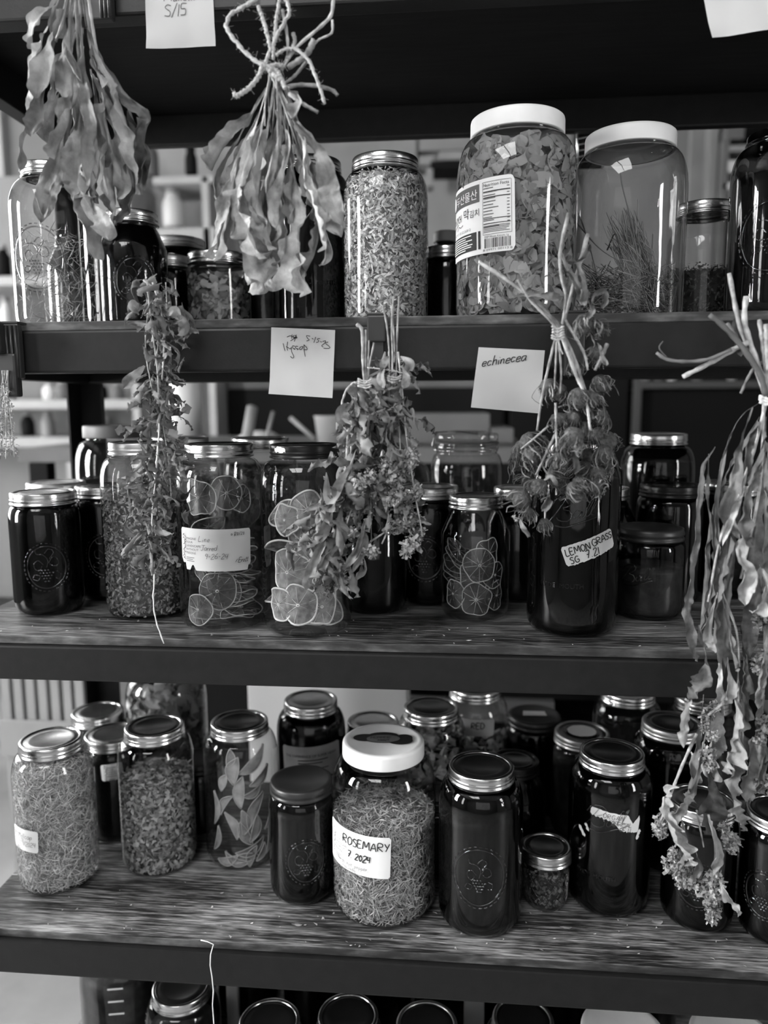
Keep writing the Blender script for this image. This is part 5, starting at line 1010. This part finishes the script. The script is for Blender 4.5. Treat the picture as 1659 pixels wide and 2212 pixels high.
def head_mesh(i):
    rd = random.Random(i+9); mb = MB(); mc = MB(); n = 22
    R = .0075+.0015*(i % 3)
    for k in range(n):
        a = 2*math.pi*k/n+rd.uniform(-.15, .15); L = rd.uniform(.012, .026); cu = rd.uniform(.2, 2.0); pts = []
        for q in range(6):
            t = q/5; rr = R*.8+L*.42*math.sin(t*cu*1.4)*(1 if rd.random() < .9 else .6)-.006*max(0, t-.6)*cu
            pts.append((rr*math.cos(a+.25*t*rd.uniform(-1, 1)), rr*math.sin(a+.25*t*rd.uniform(-1, 1)), .004-L*t*.95))
        vs, fs = leaf_mesh(pts, rd.uniform(.0007, .0015), k+i*20, twist=(rd.uniform(-1, 1), rd.uniform(-2.5, 2.5)), ruf=.6, fold=1.0, petiole=.0, nL=7, nW=2, tip=.8)
        mb.add(vs, fs)
    pr = [(.0006, .008), (R*.7, .006), (R, .001), (R*.9, -.005), (R*.45, -.010), (.0004, -.012)]
    mc.lathe(pr, 12)
    for k in range(150):
        a = rd.uniform(0, 6.28); t = rd.uniform(0, 1); rr = R*math.sqrt(1-(t*.9)**2); zz_ = .002-.013*t
        p = Vector((rr*math.cos(a), rr*math.sin(a), zz_)); d = Vector((math.cos(a)*.8, math.sin(a)*.8, -.6))*rd.uniform(.002, .0045); s_ = d.orthogonal().normalized()*.0005
        mc.add([p-s_, p+s_, p+d], [(0, 1, 2)])
    return mb.mesh('petals', 'petal'), mc.mesh('seed_cone', 'cone')
SMD = [small_leaf(i, .026, .0055, 'leaf_d', 1.0) for i in range(8)]
SMC = [small_leaf(i+20, .038, .0085, 'leaf_c', .7) for i in range(8)]
BLS = [blossom(i, .008, .010, 130, 'fluff') for i in range(4)]
HEADS = [head_mesh(i) for i in range(6)]
def scatter(root, o, meshes, name, spots, y0, ysp, sc, seed, lean=0.5, down=True):
    rd = random.Random(seed)
    for i, (px, py, *ex) in enumerate(spots):
        p = P(px, py, y0+rd.uniform(-ysp, ysp))-o; s_ = sc*rd.uniform(.65, 1.35)*(ex[0] if ex else 1)
        la = ex[1] if len(ex) > 1 else 0
        link(name, rd.choice(meshes), root, p, (rd.gauss(0, lean), rd.gauss(la, lean), rd.uniform(0, 6.28)), s_)
# ---- thin leafy bundle with the trailing string
o = P(345, 700, -.03); r = bundle('herb_bundle', 'thin bundle of curled dark leaves with trailing white string', o)
ax = [(340, 610, 22), (348, 660, 34), (350, 705, 40), (345, 760, 44), (345, 820, 36), (345, 880, 34), (342, 940, 46), (342, 1000, 56), (338, 1060, 62), (332, 1120, 60), (330, 1180, 46), (328, 1225, 26)]
def along(ax, t):
    k = t*(len(ax)-1); i = min(int(k), len(ax)-2); f = k-i; return [ax[i][j]*(1-f)+ax[i+1][j]*f for j in range(len(ax[0]))]
rd = random.Random(31); sp = []
for i in range(280):
    x, y, w = along(ax, rd.random()**.9); sp.append((x+rd.gauss(0, .5)*w, y-18, 1.0))
scatter(r, o, SMD, 'leaf', sp, -.03, .022, 1.0, 41, .75)
add_leaf(r, o, [(312, 790), (298, 805), (282, 820), (268, 838)], 13, -.03, -.04, 3.3, 'leaf_c', ruf=.3, petiole=0)
for i, (q, rr) in enumerate([([(318, 605), (322, 650), (330, 720), (340, 800), (345, 900)], 3), ([(330, 610), (345, 660), (355, 720), (350, 820)], 3), ([(310, 605), (330, 620), (345, 640), (352, 700)], 3.5), ([(358, 610), (360, 650), (362, 680)], 1.5), ([(340, 640), (320, 680), (315, 760), (330, 850)], 2.5), ([(335, 690), (345, 720), (335, 790)], 3), ([(345, 900), (340, 1000), (330, 1100)], 2.5), ([(350, 900), (365, 1000), (370, 1080)], 2)]): add_stem(r, o, q, rr, -.045+.006*(i % 3))
for i, q in enumerate([[(375, 700), (392, 690), (398, 710), (385, 722)], [(300, 680), (290, 670), (288, 660), (300, 655)], [(360, 680), (375, 672), (390, 690)]]): add_leaf(r, o, q, 12, -.05, -.055, i+9, 'leaf_c', ruf=.5, petiole=0)
add_twine(r, o, [(343, 912), (340, 980), (334, 1060), (329, 1110), (331, 1180), (333, 1250), (332, 1312), (340, 1350), (354, 1390)], 2.2, -.055, -.012, mat='thread', name='string', seed=3)
# ---- the two hyssop bundles
o = P(770, 900, -.04); r = bundle('herb_bundle', 'drooping bundle of long crumpled leaves below the hyssop note', o)
ax = [(790, 850, 22), (795, 900, 40), (785, 950, 44), (765, 1000, 50), (760, 1050, 56), (745, 1100, 62), (725, 1150, 62), (715, 1200, 58), (710, 1245, 50)]
rd = random.Random(32); sp = []
for i in range(190):
    x, y, w = along(ax, rd.random()); sp.append((x+rd.gauss(0, .5)*w, y-28, 1.0, .35))
scatter(r, o, SMC, 'leaf', sp, -.04, .026, 1.0, 42, .45)
for i, (q, hw) in enumerate([([(770, 970), (755, 1010), (735, 1040), (712, 1080), (705, 1020)], 13), ([(740, 1040), (715, 1100), (700, 1150), (672, 1170)], 13), ([(750, 1060), (735, 1120), (745, 1150), (720, 1180)], 12), ([(720, 1150), (690, 1190), (670, 1240), (662, 1275)], 16), ([(790, 1120), (775, 1180), (745, 1230)], 12), ([(760, 870), (740, 890), (745, 920)], 18), ([(775, 1130), (790, 1170), (760, 1240)], 9), ([(740, 1130), (728, 1180), (700, 1210), (690, 1260)], 13)]): add_leaf(r, o, q, hw, -.06, -.07, i*2+31, 'leaf_c', ruf=.5, petiole=.05, nL=24, fold=.6)
scatter(r, o, BLS, 'blossom_cluster', [(775, 1040), (800, 1030), (815, 1060), (760, 1150), (730, 1240), (700, 1270), (745, 1260), (775, 1210), (800, 1190), (690, 1250)], -.06, .01, .9, 43)
for q, rr in [([(770, 700), (782, 715), (784, 780), (788, 835)], 5), ([(790, 712), (790, 780), (792, 840)], 3), ([(797, 735), (795, 790), (792, 835)], 2.5), ([(808, 740), (798, 790), (794, 835)], 2.5), ([(752, 930), (748, 1000), (742, 1040)], 4), ([(760, 940), (755, 1020)], 3), ([(790, 850), (780, 950), (770, 1060), (740, 1160)], 2.5), ([(800, 860), (800, 960), (802, 1150), (800, 1180)], 1.2)]: add_stem(r, o, q, rr, -.05)
add_twine(r, o, [(778, 828), (762, 828), (745, 850), (738, 880), (740, 910), (750, 930), (765, 940)], 3, -.06, name='string', seed=6)
for k in range(4): add_twine(r, o, [(772, 818+5*k), (790, 823+5*k), (803, 819+5*k)], 2.6, -.062, name='twine', seed=k, n=10)
add_twine(r, o, [(793, 794), (820, 797), (850, 801), (868, 806)], 2, -.06, name='twine', seed=8)
o = P(850, 900, -.04); r = bundle('herb_bundle', 'upright bundle of thin stems and blossom clusters beside drooping leaves', o)
ax = [(855, 780, 18), (850, 850, 36), (850, 920, 46), (850, 980, 46), (850, 1040, 55), (860, 1090, 45), (880, 1140, 30)]
rd = random.Random(33); sp = []
for i in range(95):
    x, y, w = along(ax, rd.random()); sp.append((x+rd.gauss(0, .5)*w, y-20, .72))
scatter(r, o, SMC, 'leaf', sp, -.04, .022, 1.0, 44, .7)
scatter(r, o, BLS, 'blossom_cluster', [(835, 1010), (850, 1030), (862, 1060), (845, 1080), (870, 1100), (885, 1130), (900, 1120), (878, 1190), (890, 1175), (905, 1150), (830, 1050), (900, 1060), (870, 1020), (890, 990), (862, 1135), (880, 1010)], -.05, .012, 1.0, 45)
for i, q in enumerate([[(828, 665), (835, 700), (840, 750), (842, 830), (838, 900), (832, 960)], [(850, 640), (846, 700), (848, 780), (846, 860), (842, 950)], [(862, 640), (858, 720), (856, 800), (850, 880)], [(845, 660), (852, 740), (850, 820)], [(860, 760), (870, 860), (880, 960), (895, 1060), (908, 1130), (912, 1160)], [(855, 830), (862, 920), (866, 990)], [(850, 760), (838, 860), (830, 940)], [(840, 760), (846, 860), (840, 980)], [(845, 1110), (835, 1150), (825, 1175)], [(800, 1170), (830, 1150), (845, 1130)]]): add_stem(r, o, q, 2.6, -.05+.004*(i % 4))
for k in range(3): add_twine(r, o, [(836, 812+5*k), (850, 816+5*k), (868, 812+5*k)], 2.8, -.062, name='twine', seed=k+20, n=10)
for i, q in enumerate([[(830, 790), (822, 815), (828, 840)], [(868, 790), (878, 815), (872, 838)], [(865, 770), (885, 785), (880, 800)], [(832, 760), (826, 790), (840, 770)], [(820, 905), (828, 895), (840, 915)]]): add_leaf(r, o, q, 9, -.055, -.06, i+70, 'leaf_b', ruf=.6, petiole=0, nL=14)
# ---- echinacea bundle
o = P(1235, 800, -.04); r = bundle('flower_bundle', 'bundle of drooping dried coneflower heads beside the echinacea note', o, 'flower bundle')
hp = [(1285, 715), (1262, 705), (1290, 770), (1240, 795), (1296, 835), (1275, 870), (1210, 852), (1185, 842), (1250, 865), (1237, 912), (1297, 905), (1205, 912), (1262, 932), (1292, 948), (1240, 948), (1172, 962), (1127, 972), (1150, 988), (1215, 968), (1270, 992), (1303, 988), (1232, 1002), (1290, 1030), (1192, 1032), (1215, 1048), (1142, 1042), (1165, 1057), (1252, 1052), (1285, 1058), (1130, 1085), (1176, 1138), (1237, 1062), (1310, 960), (1140, 1115), (1120, 1000), (1140, 960), (1205, 1000), (1265, 1020), (1308, 1015)]
rd = random.Random(34)
for i, (x, y) in enumerate(hp):
    p = P(x, y-8, -.045+rd.uniform(-.028, .03))-o; pm, cm = HEADS[i % 6]; s_ = rd.uniform(.8, 1.2); ro = (rd.gauss(0, .5), rd.gauss(0, .5), rd.uniform(0, 6.28))
    h = link('flower_head', pm, r, p, ro, s_); link('seed_cone', cm, h)
for i, (q, rr) in enumerate([([(1035, 566), (1120, 622), (1190, 684), (1212, 712), (1245, 785), (1265, 850), (1282, 905)], 5), ([(1118, 604), (1145, 648), (1205, 712), (1235, 770), (1250, 830)], 3.5), ([(1228, 460), (1210, 545), (1213, 600), (1222, 640), (1215, 700)], 4.5), ([(1270, 505), (1255, 560), (1235, 630), (1222, 680), (1205, 740)], 5), ([(1212, 545), (1230, 590), (1250, 630)], 4), ([(1200, 730), (1185, 790), (1170, 860), (1160, 930)], 3.5), ([(1203, 735), (1200, 800), (1198, 840)], 3), ([(1207, 735), (1212, 800), (1210, 850)], 3), ([(1215, 730), (1240, 800), (1265, 860), (1275, 930)], 4.5), ([(1220, 690), (1260, 760), (1270, 800)], 4), ([(1312, 742), (1298, 775), (1285, 800)], 5), ([(1200, 870), (1202, 940), (1204, 1010)], 3.2), ([(1202, 935), (1180, 980), (1158, 1026)], 4.5), ([(1185, 920), (1150, 950), (1125, 970)], 3), ([(1178, 1080), (1177, 1120)], 2.5)]): add_stem(r, o, q, rr, -.055-.004*(i % 3))
for i, (q, hw) in enumerate([([(1225, 570), (1250, 565), (1265, 550), (1273, 530)], 9), ([(1240, 560), (1258, 600), (1262, 640), (1255, 660)], 16), ([(1110, 640), (1160, 638), (1195, 645), (1215, 640)], 14), ([(1275, 680), (1285, 640), (1305, 632), (1300, 665)], 12), ([(1225, 970), (1240, 985), (1245, 1010), (1235, 1020)], 14), ([(1170, 1040), (1190, 1030), (1205, 1050)], 10), ([(1185, 1060), (1180, 1090), (1170, 1105)], 14), ([(1300, 870), (1308, 900), (1300, 920)], 8), ([(1290, 740), (1300, 770), (1310, 790)], 8), ([(1270, 650), (1280, 670), (1265, 690)], 12), ([(1120, 1110), (1130, 1140), (1145, 1160)], 9), ([(1215, 585), (1240, 605), (1255, 640)], 12)]): add_leaf(r, o, q, hw, -.055, -.062, i+90, 'leaf_c', ruf=.8, petiole=.05, nL=26, fold=.9, freq=9)
for k in range(5): add_twine(r, o, [(1192, 705+6*k), (1205, 711+6*k), (1219, 704+6*k)], 3, -.068, name='twine', seed=k+30, n=10)
add_twine(r, o, [(1205, 730), (1210, 750), (1216, 765)], 2.2, -.068, name='twine', seed=44, n=8)
# ---- long stalk bundle at the right
o = P(1600, 1100, -.03); r = bundle('stalk_bundle', 'long bundle of stalks and crumpled leaves hanging over two shelves', o)
for i, (q, rr) in enumerate([([(1575, 590), (1588, 660), (1602, 720), (1628, 785), (1654, 855)], 5), ([(1612, 640), (1608, 690), (1620, 740), (1645, 810), (1658, 855)], 6), ([(1533, 680), (1560, 702), (1600, 745), (1640, 805), (1655, 855)], 6), ([(1570, 698), (1590, 730), (1630, 790)], 5), ([(1475, 814), (1530, 786), (1590, 752), (1615, 740)], 6), ([(1418, 762), (1440, 776), (1480, 781), (1530, 776), (1580, 755)], 4), ([(1432, 737), (1424, 752), (1440, 772)], 1.5), ([(1640, 690), (1650, 760), (1660, 850)], 5), ([(1655, 700), (1660, 800)], 6), ([(1600, 850), (1625, 800), (1650, 780)], 3.5)]): add_stem(r, o, q, rr, -.05-.005*(i % 3), mat='stem_d' if i in (2, 3, 5, 6) else 'stem', taper=1.15)
add_leaf(r, o, [(1600, 560+110), (1588, 700), (1595, 740), (1600, 770)], 11, -.04, -.04, 2.2, 'leaf_d', ruf=.3, petiole=0)
for k in range(3): add_twine(r, o, [(1640, 856+6*k), (1660, 862+6*k), (1700, 858+6*k)], 4, -.07, mat='thread', name='rubber_band', seed=k+60, n=12)
T6 = [([(1640, 870), (1600, 900), (1570, 960), (1555, 1030), (1548, 1100), (1550, 1200), (1535, 1280)], 6, 0, 'stem_d'), ([(1545, 965), (1520, 1010), (1508, 1100), (1500, 1200), (1488, 1280), (1485, 1330), (1495, 1400), (1508, 1430)], 9, 0, 'leaf_d'), ([(1625, 880), (1600, 960), (1590, 1020), (1585, 1060), (1572, 1090), (1580, 1130), (1600, 1170)], 15, -.02, 'leaf'), ([(1640, 900), (1615, 960), (1620, 1040)], 11, -.02, 'leaf'), ([(1655, 900), (1640, 1000), (1615, 1060), (1605, 1150)], 9, -.03, 'leaf'), ([(1650, 950), (1625, 1040), (1605, 1120), (1610, 1170), (1625, 1160)], 17, -.035, 'leaf_b'),
      ([(1610, 1150), (1600, 1200), (1618, 1235), (1605, 1270), (1610, 1310)], 17, -.035, 'leaf_b'), ([(1530, 980), (1530, 1100), (1545, 1200), (1535, 1300), (1520, 1400)], 11, -.01, 'leaf_d'), ([(1590, 1080), (1575, 1180), (1560, 1250), (1545, 1320), (1540, 1400)], 11, -.02, 'leaf'), ([(1640, 1220), (1655, 1270), (1640, 1310), (1625, 1325)], 14, -.03, 'leaf_b'), ([(1510, 1350), (1528, 1440), (1512, 1485), (1485, 1507)], 22, -.02, 'leaf'), ([(1550, 1280), (1530, 1370), (1545, 1410)], 10, -.03, 'leaf_b'), ([(1560, 1280), (1580, 1400), (1590, 1450)], 8, -.03, 'leaf'), ([(1572, 1420), (1577, 1490), (1560, 1525)], 15, -.02, 'leaf'), ([(1595, 1450), (1590, 1540), (1582, 1620), (1560, 1665)], 20, -.03, 'leaf_b'),
      ([(1600, 1480), (1592, 1600), (1580, 1700), (1595, 1760), (1610, 1795)], 15, -.02, 'leaf_b'), ([(1460, 1690), (1440, 1720), (1445, 1780), (1470, 1830), (1495, 1870)], 22, -.03, 'leaf_b'), ([(1525, 1580), (1500, 1700), (1470, 1750), (1425, 1795)], 14, -.01, 'leaf_b'), ([(1530, 1660), (1545, 1740), (1552, 1790)], 24, 0, 'leaf_d'), ([(1528, 1760), (1555, 1840), (1540, 1890)], 13, -.03, 'leaf'), ([(1540, 1870), (1570, 1930), (1603, 1972)], 9, -.03, 'leaf_b'), ([(1492, 1490), (1480, 1560), (1476, 1615)], 10, -.02, 'leaf'),
      ([(1640, 900), (1580, 1000), (1535, 1120), (1520, 1260), (1510, 1380)], 9, .01, 'leaf_d'), ([(1645, 900), (1600, 1050), (1575, 1200), (1565, 1350), (1560, 1470)], 14, .01, 'leaf_d'), ([(1655, 900), (1640, 1100), (1625, 1280), (1620, 1420)], 18, .01, 'leaf_d'), ([(1660, 950), (1650, 1150), (1650, 1350), (1640, 1480)], 18, 0, 'leaf'), ([(1660, 1350), (1650, 1450), (1640, 1530)], 18, -.02, 'leaf_b'), ([(1650, 1500), (1630, 1600), (1615, 1690), (1625, 1730)], 20, 0, 'leaf'), ([(1560, 1400), (1555, 1500), (1540, 1600), (1530, 1680)], 22, .01, 'leaf'), ([(1600, 1350), (1610, 1450), (1600, 1560), (1610, 1650)], 18, .01, 'leaf_d'), ([(1655, 1560), (1650, 1640), (1640, 1710)], 14, -.01, 'leaf_b'), ([(1520, 1500), (1510, 1600), (1490, 1690), (1480, 1720)], 14, .01, 'leaf'), ([(1470, 1750), (1480, 1830), (1460, 1880)], 14, -.02, 'leaf_b'), ([(1500, 1830), (1512, 1870), (1500, 1900)], 12, -.02, 'leaf_b'), ([(1570, 1150), (1555, 1230), (1530, 1330)], 12, -.01, 'leaf'), ([(1620, 1000), (1590, 1100), (1560, 1180)], 8, -.03, 'stem')]
for i, (pts, hw, dy, mt) in enumerate(T6): add_leaf(r, o, pts, hw*1.15, -.04+dy*.8, -.045+dy, i*4.3+200, {'leaf_b': 'leaf', 'leaf': 'leaf_m'}.get(mt, mt) if pts[-1][1] < 1520 else mt, twist=(random.uniform(-.6, .6), random.uniform(-1, 1)), ruf=.65 if pts[0][1] < 1300 else .8, fold=random.uniform(.4, 1.2), petiole=.08, nL=70, nW=8, freq=4.2 if pts[0][1] < 1300 else 5.2)
for i, (q, rr) in enumerate([([(1505, 1585), (1475, 1650), (1455, 1700), (1440, 1740), (1420, 1795)], 4), ([(1560, 1280), (1590, 1360), (1598, 1440)], 3), ([(1655, 870), (1620, 1000), (1560, 1150), (1530, 1300)], 4), ([(1650, 870), (1640, 1060), (1600, 1250)], 4), ([(1585, 1480), (1560, 1520), (1530, 1545)], 4), ([(1530, 1760), (1545, 1830), (1540, 1900)], 3), ([(1505, 1750), (1520, 1830)], 2.5), ([(1480, 1510), (1500, 1520), (1520, 1515)], 3)]): add_stem(r, o, q, rr, -.06)
scatter(r, o, BLS, 'blossom_cluster', [(1530, 1545), (1520, 1570), (1540, 1590), (1545, 1530), (1530, 1630), (1535, 1655), (1455, 1845), (1465, 1880), (1475, 1905), (1495, 1885), (1450, 1870), (1535, 1930), (1540, 1955), (1537, 1980), (1572, 1805), (1580, 1830), (1565, 1785), (1652, 1420), (1640, 1440), (1645, 1340), (1425, 1795), (1435, 1770), (1650, 1690), (1640, 1600), (1655, 1570), (1545, 1900), (1505, 1905), (1580, 1815)], -.055, .015, 1.0, 46)
# ---- small sprig at the far end
o = P(15, 850, -.03); r = bundle('herb_bundle', 'small sprig of seedy stems hanging from the clip at beam end', o)
rd = random.Random(36); V = []; Fq = []
for i in range(9):
    x1 = rd.uniform(-20, 42); add_stem(r, o, [(12+rd.uniform(-8, 6), 800), ((12+x1)/2, 890), (x1, 985+rd.uniform(-25, 8))], 1.6, -.03+rd.uniform(-.01, .01))
    for k in range(60):
        t = rd.uniform(.1, 1); p = P(12*(1-t)+x1*t+rd.gauss(0, 4), 810+175*t, -.03+rd.uniform(-.012, .012))-o; d = np.array([rd.gauss(0, 1) for _ in range(3)]); d /= np.linalg.norm(d); b = np.cross(d, [.3, .5, .8]); b /= np.linalg.norm(b); q = len(V)
        V += [p-b*.0009, p+b*.0009, p+d*.003+b*.001, p+d*.003-b*.001]; Fq.append((q, q+1, q+2, q+3))
link('seed_heads', npmesh('seed_heads', np.array(V), np.array(Fq), 'fluff'), r)
# ------------------------------------------------------------------ clips on the beams
def clip(px0, px1, pyt, pyb, label, ribs=0, y=-.014):
    a = P(px0, pyt, y); b = P(px1, pyb, y); c = np.array([(a[0]+b[0])/2, 0, b[2]]); w = (b[0]-a[0])/2; h = a[2]-b[2]
    r = thing('beam_clip', label, 'clip', tuple(c), 'black clips on the shelf beams')
    MB().box((-w, y, 0), (w, -.0035, h)).build('plate', 'black_plastic', r, smooth=False, bevel=.002)
    MB().box((-w, y, h), (w, .03, h+.003)).build('hook', 'black_plastic', r, smooth=False, bevel=.001)
    for k in range(ribs): MB().tube([(w*(.25+.3*k), y-.001, .001), (w*(.25+.3*k), y-.001, h-.002)], .0022, 6).build('rib', 'black_plastic', r)
    return r, w, h
r, w, h = clip(792, 833, 681, 738, 'flat black clip above the two hyssop bundles'); MB().box((-w*.85, -.011, -.052), (w*.95, -.006, -.020)).build('lower_jaw', 'black_plastic', r, smooth=False, bevel=.0015); MB().box((-w*.5, -.009, -.021), (w*.7, -.007, .001)).build('link', 'black_plastic', r, smooth=False)
r, w, h = clip(1222, 1262, 676, 812, 'flat black clip behind the coneflower bundle')
r, w, h = clip(-30, 46, 700, 818, 'ribbed black clip at the end of the second beam', 3); MB().box((-w, -.03, h*.45), (w*.25, -.016, h*1.02)).build('grip', 'black_plastic', r, smooth=False, bevel=.003); MB().box((-w*.8, -.02, -.022), (w*.85, -.006, .030)).build('lower_jaw', 'black_plastic', r, smooth=False, bevel=.003)
r, w, h = clip(180, 242, -60, 40, 'ribbed black clip at the top of the broad leaf bundle', 3)
r, w, h = clip(557, 600, -60, 14, 'plain black clip above the jute bow')
# ------------------------------------------------------------------ loose thread and crumbs
mb = MB().tube([P(x, y, yy) for x, y, yy in [(434, 2031, .002), (448, 2034, -.001), (461, 2040, -.006), (455, 2062, -.007), (454, 2085, -.008), (458, 2110, -.009), (461, 2140, -.010), (459, 2170, -.012), (462, 2212, -.014), (463, 2240, -.015)]], .0008, 5)
tag(mb.build('loose_thread', 'thread'), 'white thread dangling over the lower beam', 'thread')
rd = random.Random(77); mb = MB()
for i in range(190):
    lv = rd.choice((ZCT, ZDT, ZDT)); x = rd.uniform(-.62, .5); y = rd.uniform(.0, .10) if rd.random() < .7 else rd.uniform(0, .3); s_ = rd.uniform(.0005, .0016); t = rd.uniform(0, 3)
    c, s2 = math.cos(t)*s_*rd.uniform(1, 3), math.sin(t)*s_*rd.uniform(1, 3)
    mb.add([(x-c, y+.012-s2, lv+.0004), (x+s2, y+.012-c*.4, lv+.0004), (x+c, y+.012+s2, lv+.0004+s_*.4), (x, y+.012, lv+.0012)], [(0, 1, 3), (1, 2, 3), (2, 0, 3), (0, 2, 1)])
tag(mb.build('herb_crumbs', 'crumb', smooth=False), 'pale crumbs of herb scattered over the lower boards', 'crumbs', None, 'stuff')
for i, (x, y) in enumerate([(642, 2000), (1222, 2006), (1418, 1995)]):
    q = PZ(x, y, ZDT); vs, fs = leaf_mesh([(-.008, 0, .002), (-.003, .002, .001), (.003, .001, .0012), (.008, -.002, .0035)], .0028, i+5, ruf=.5, petiole=0, nL=12, nW=4)
    tag(MB().add(vs, fs).build('leaf_scrap', 'leaf_b', None, (q[0], q[1], ZDT+.001)), ['curled leaf scrap in front of the rosemary gallon jar', 'leaf scrap in front of the tiny jelly jar', 'leaf scrap in front of the torn-label jar'][i], 'leaf', 'leaf scraps on the lower board')
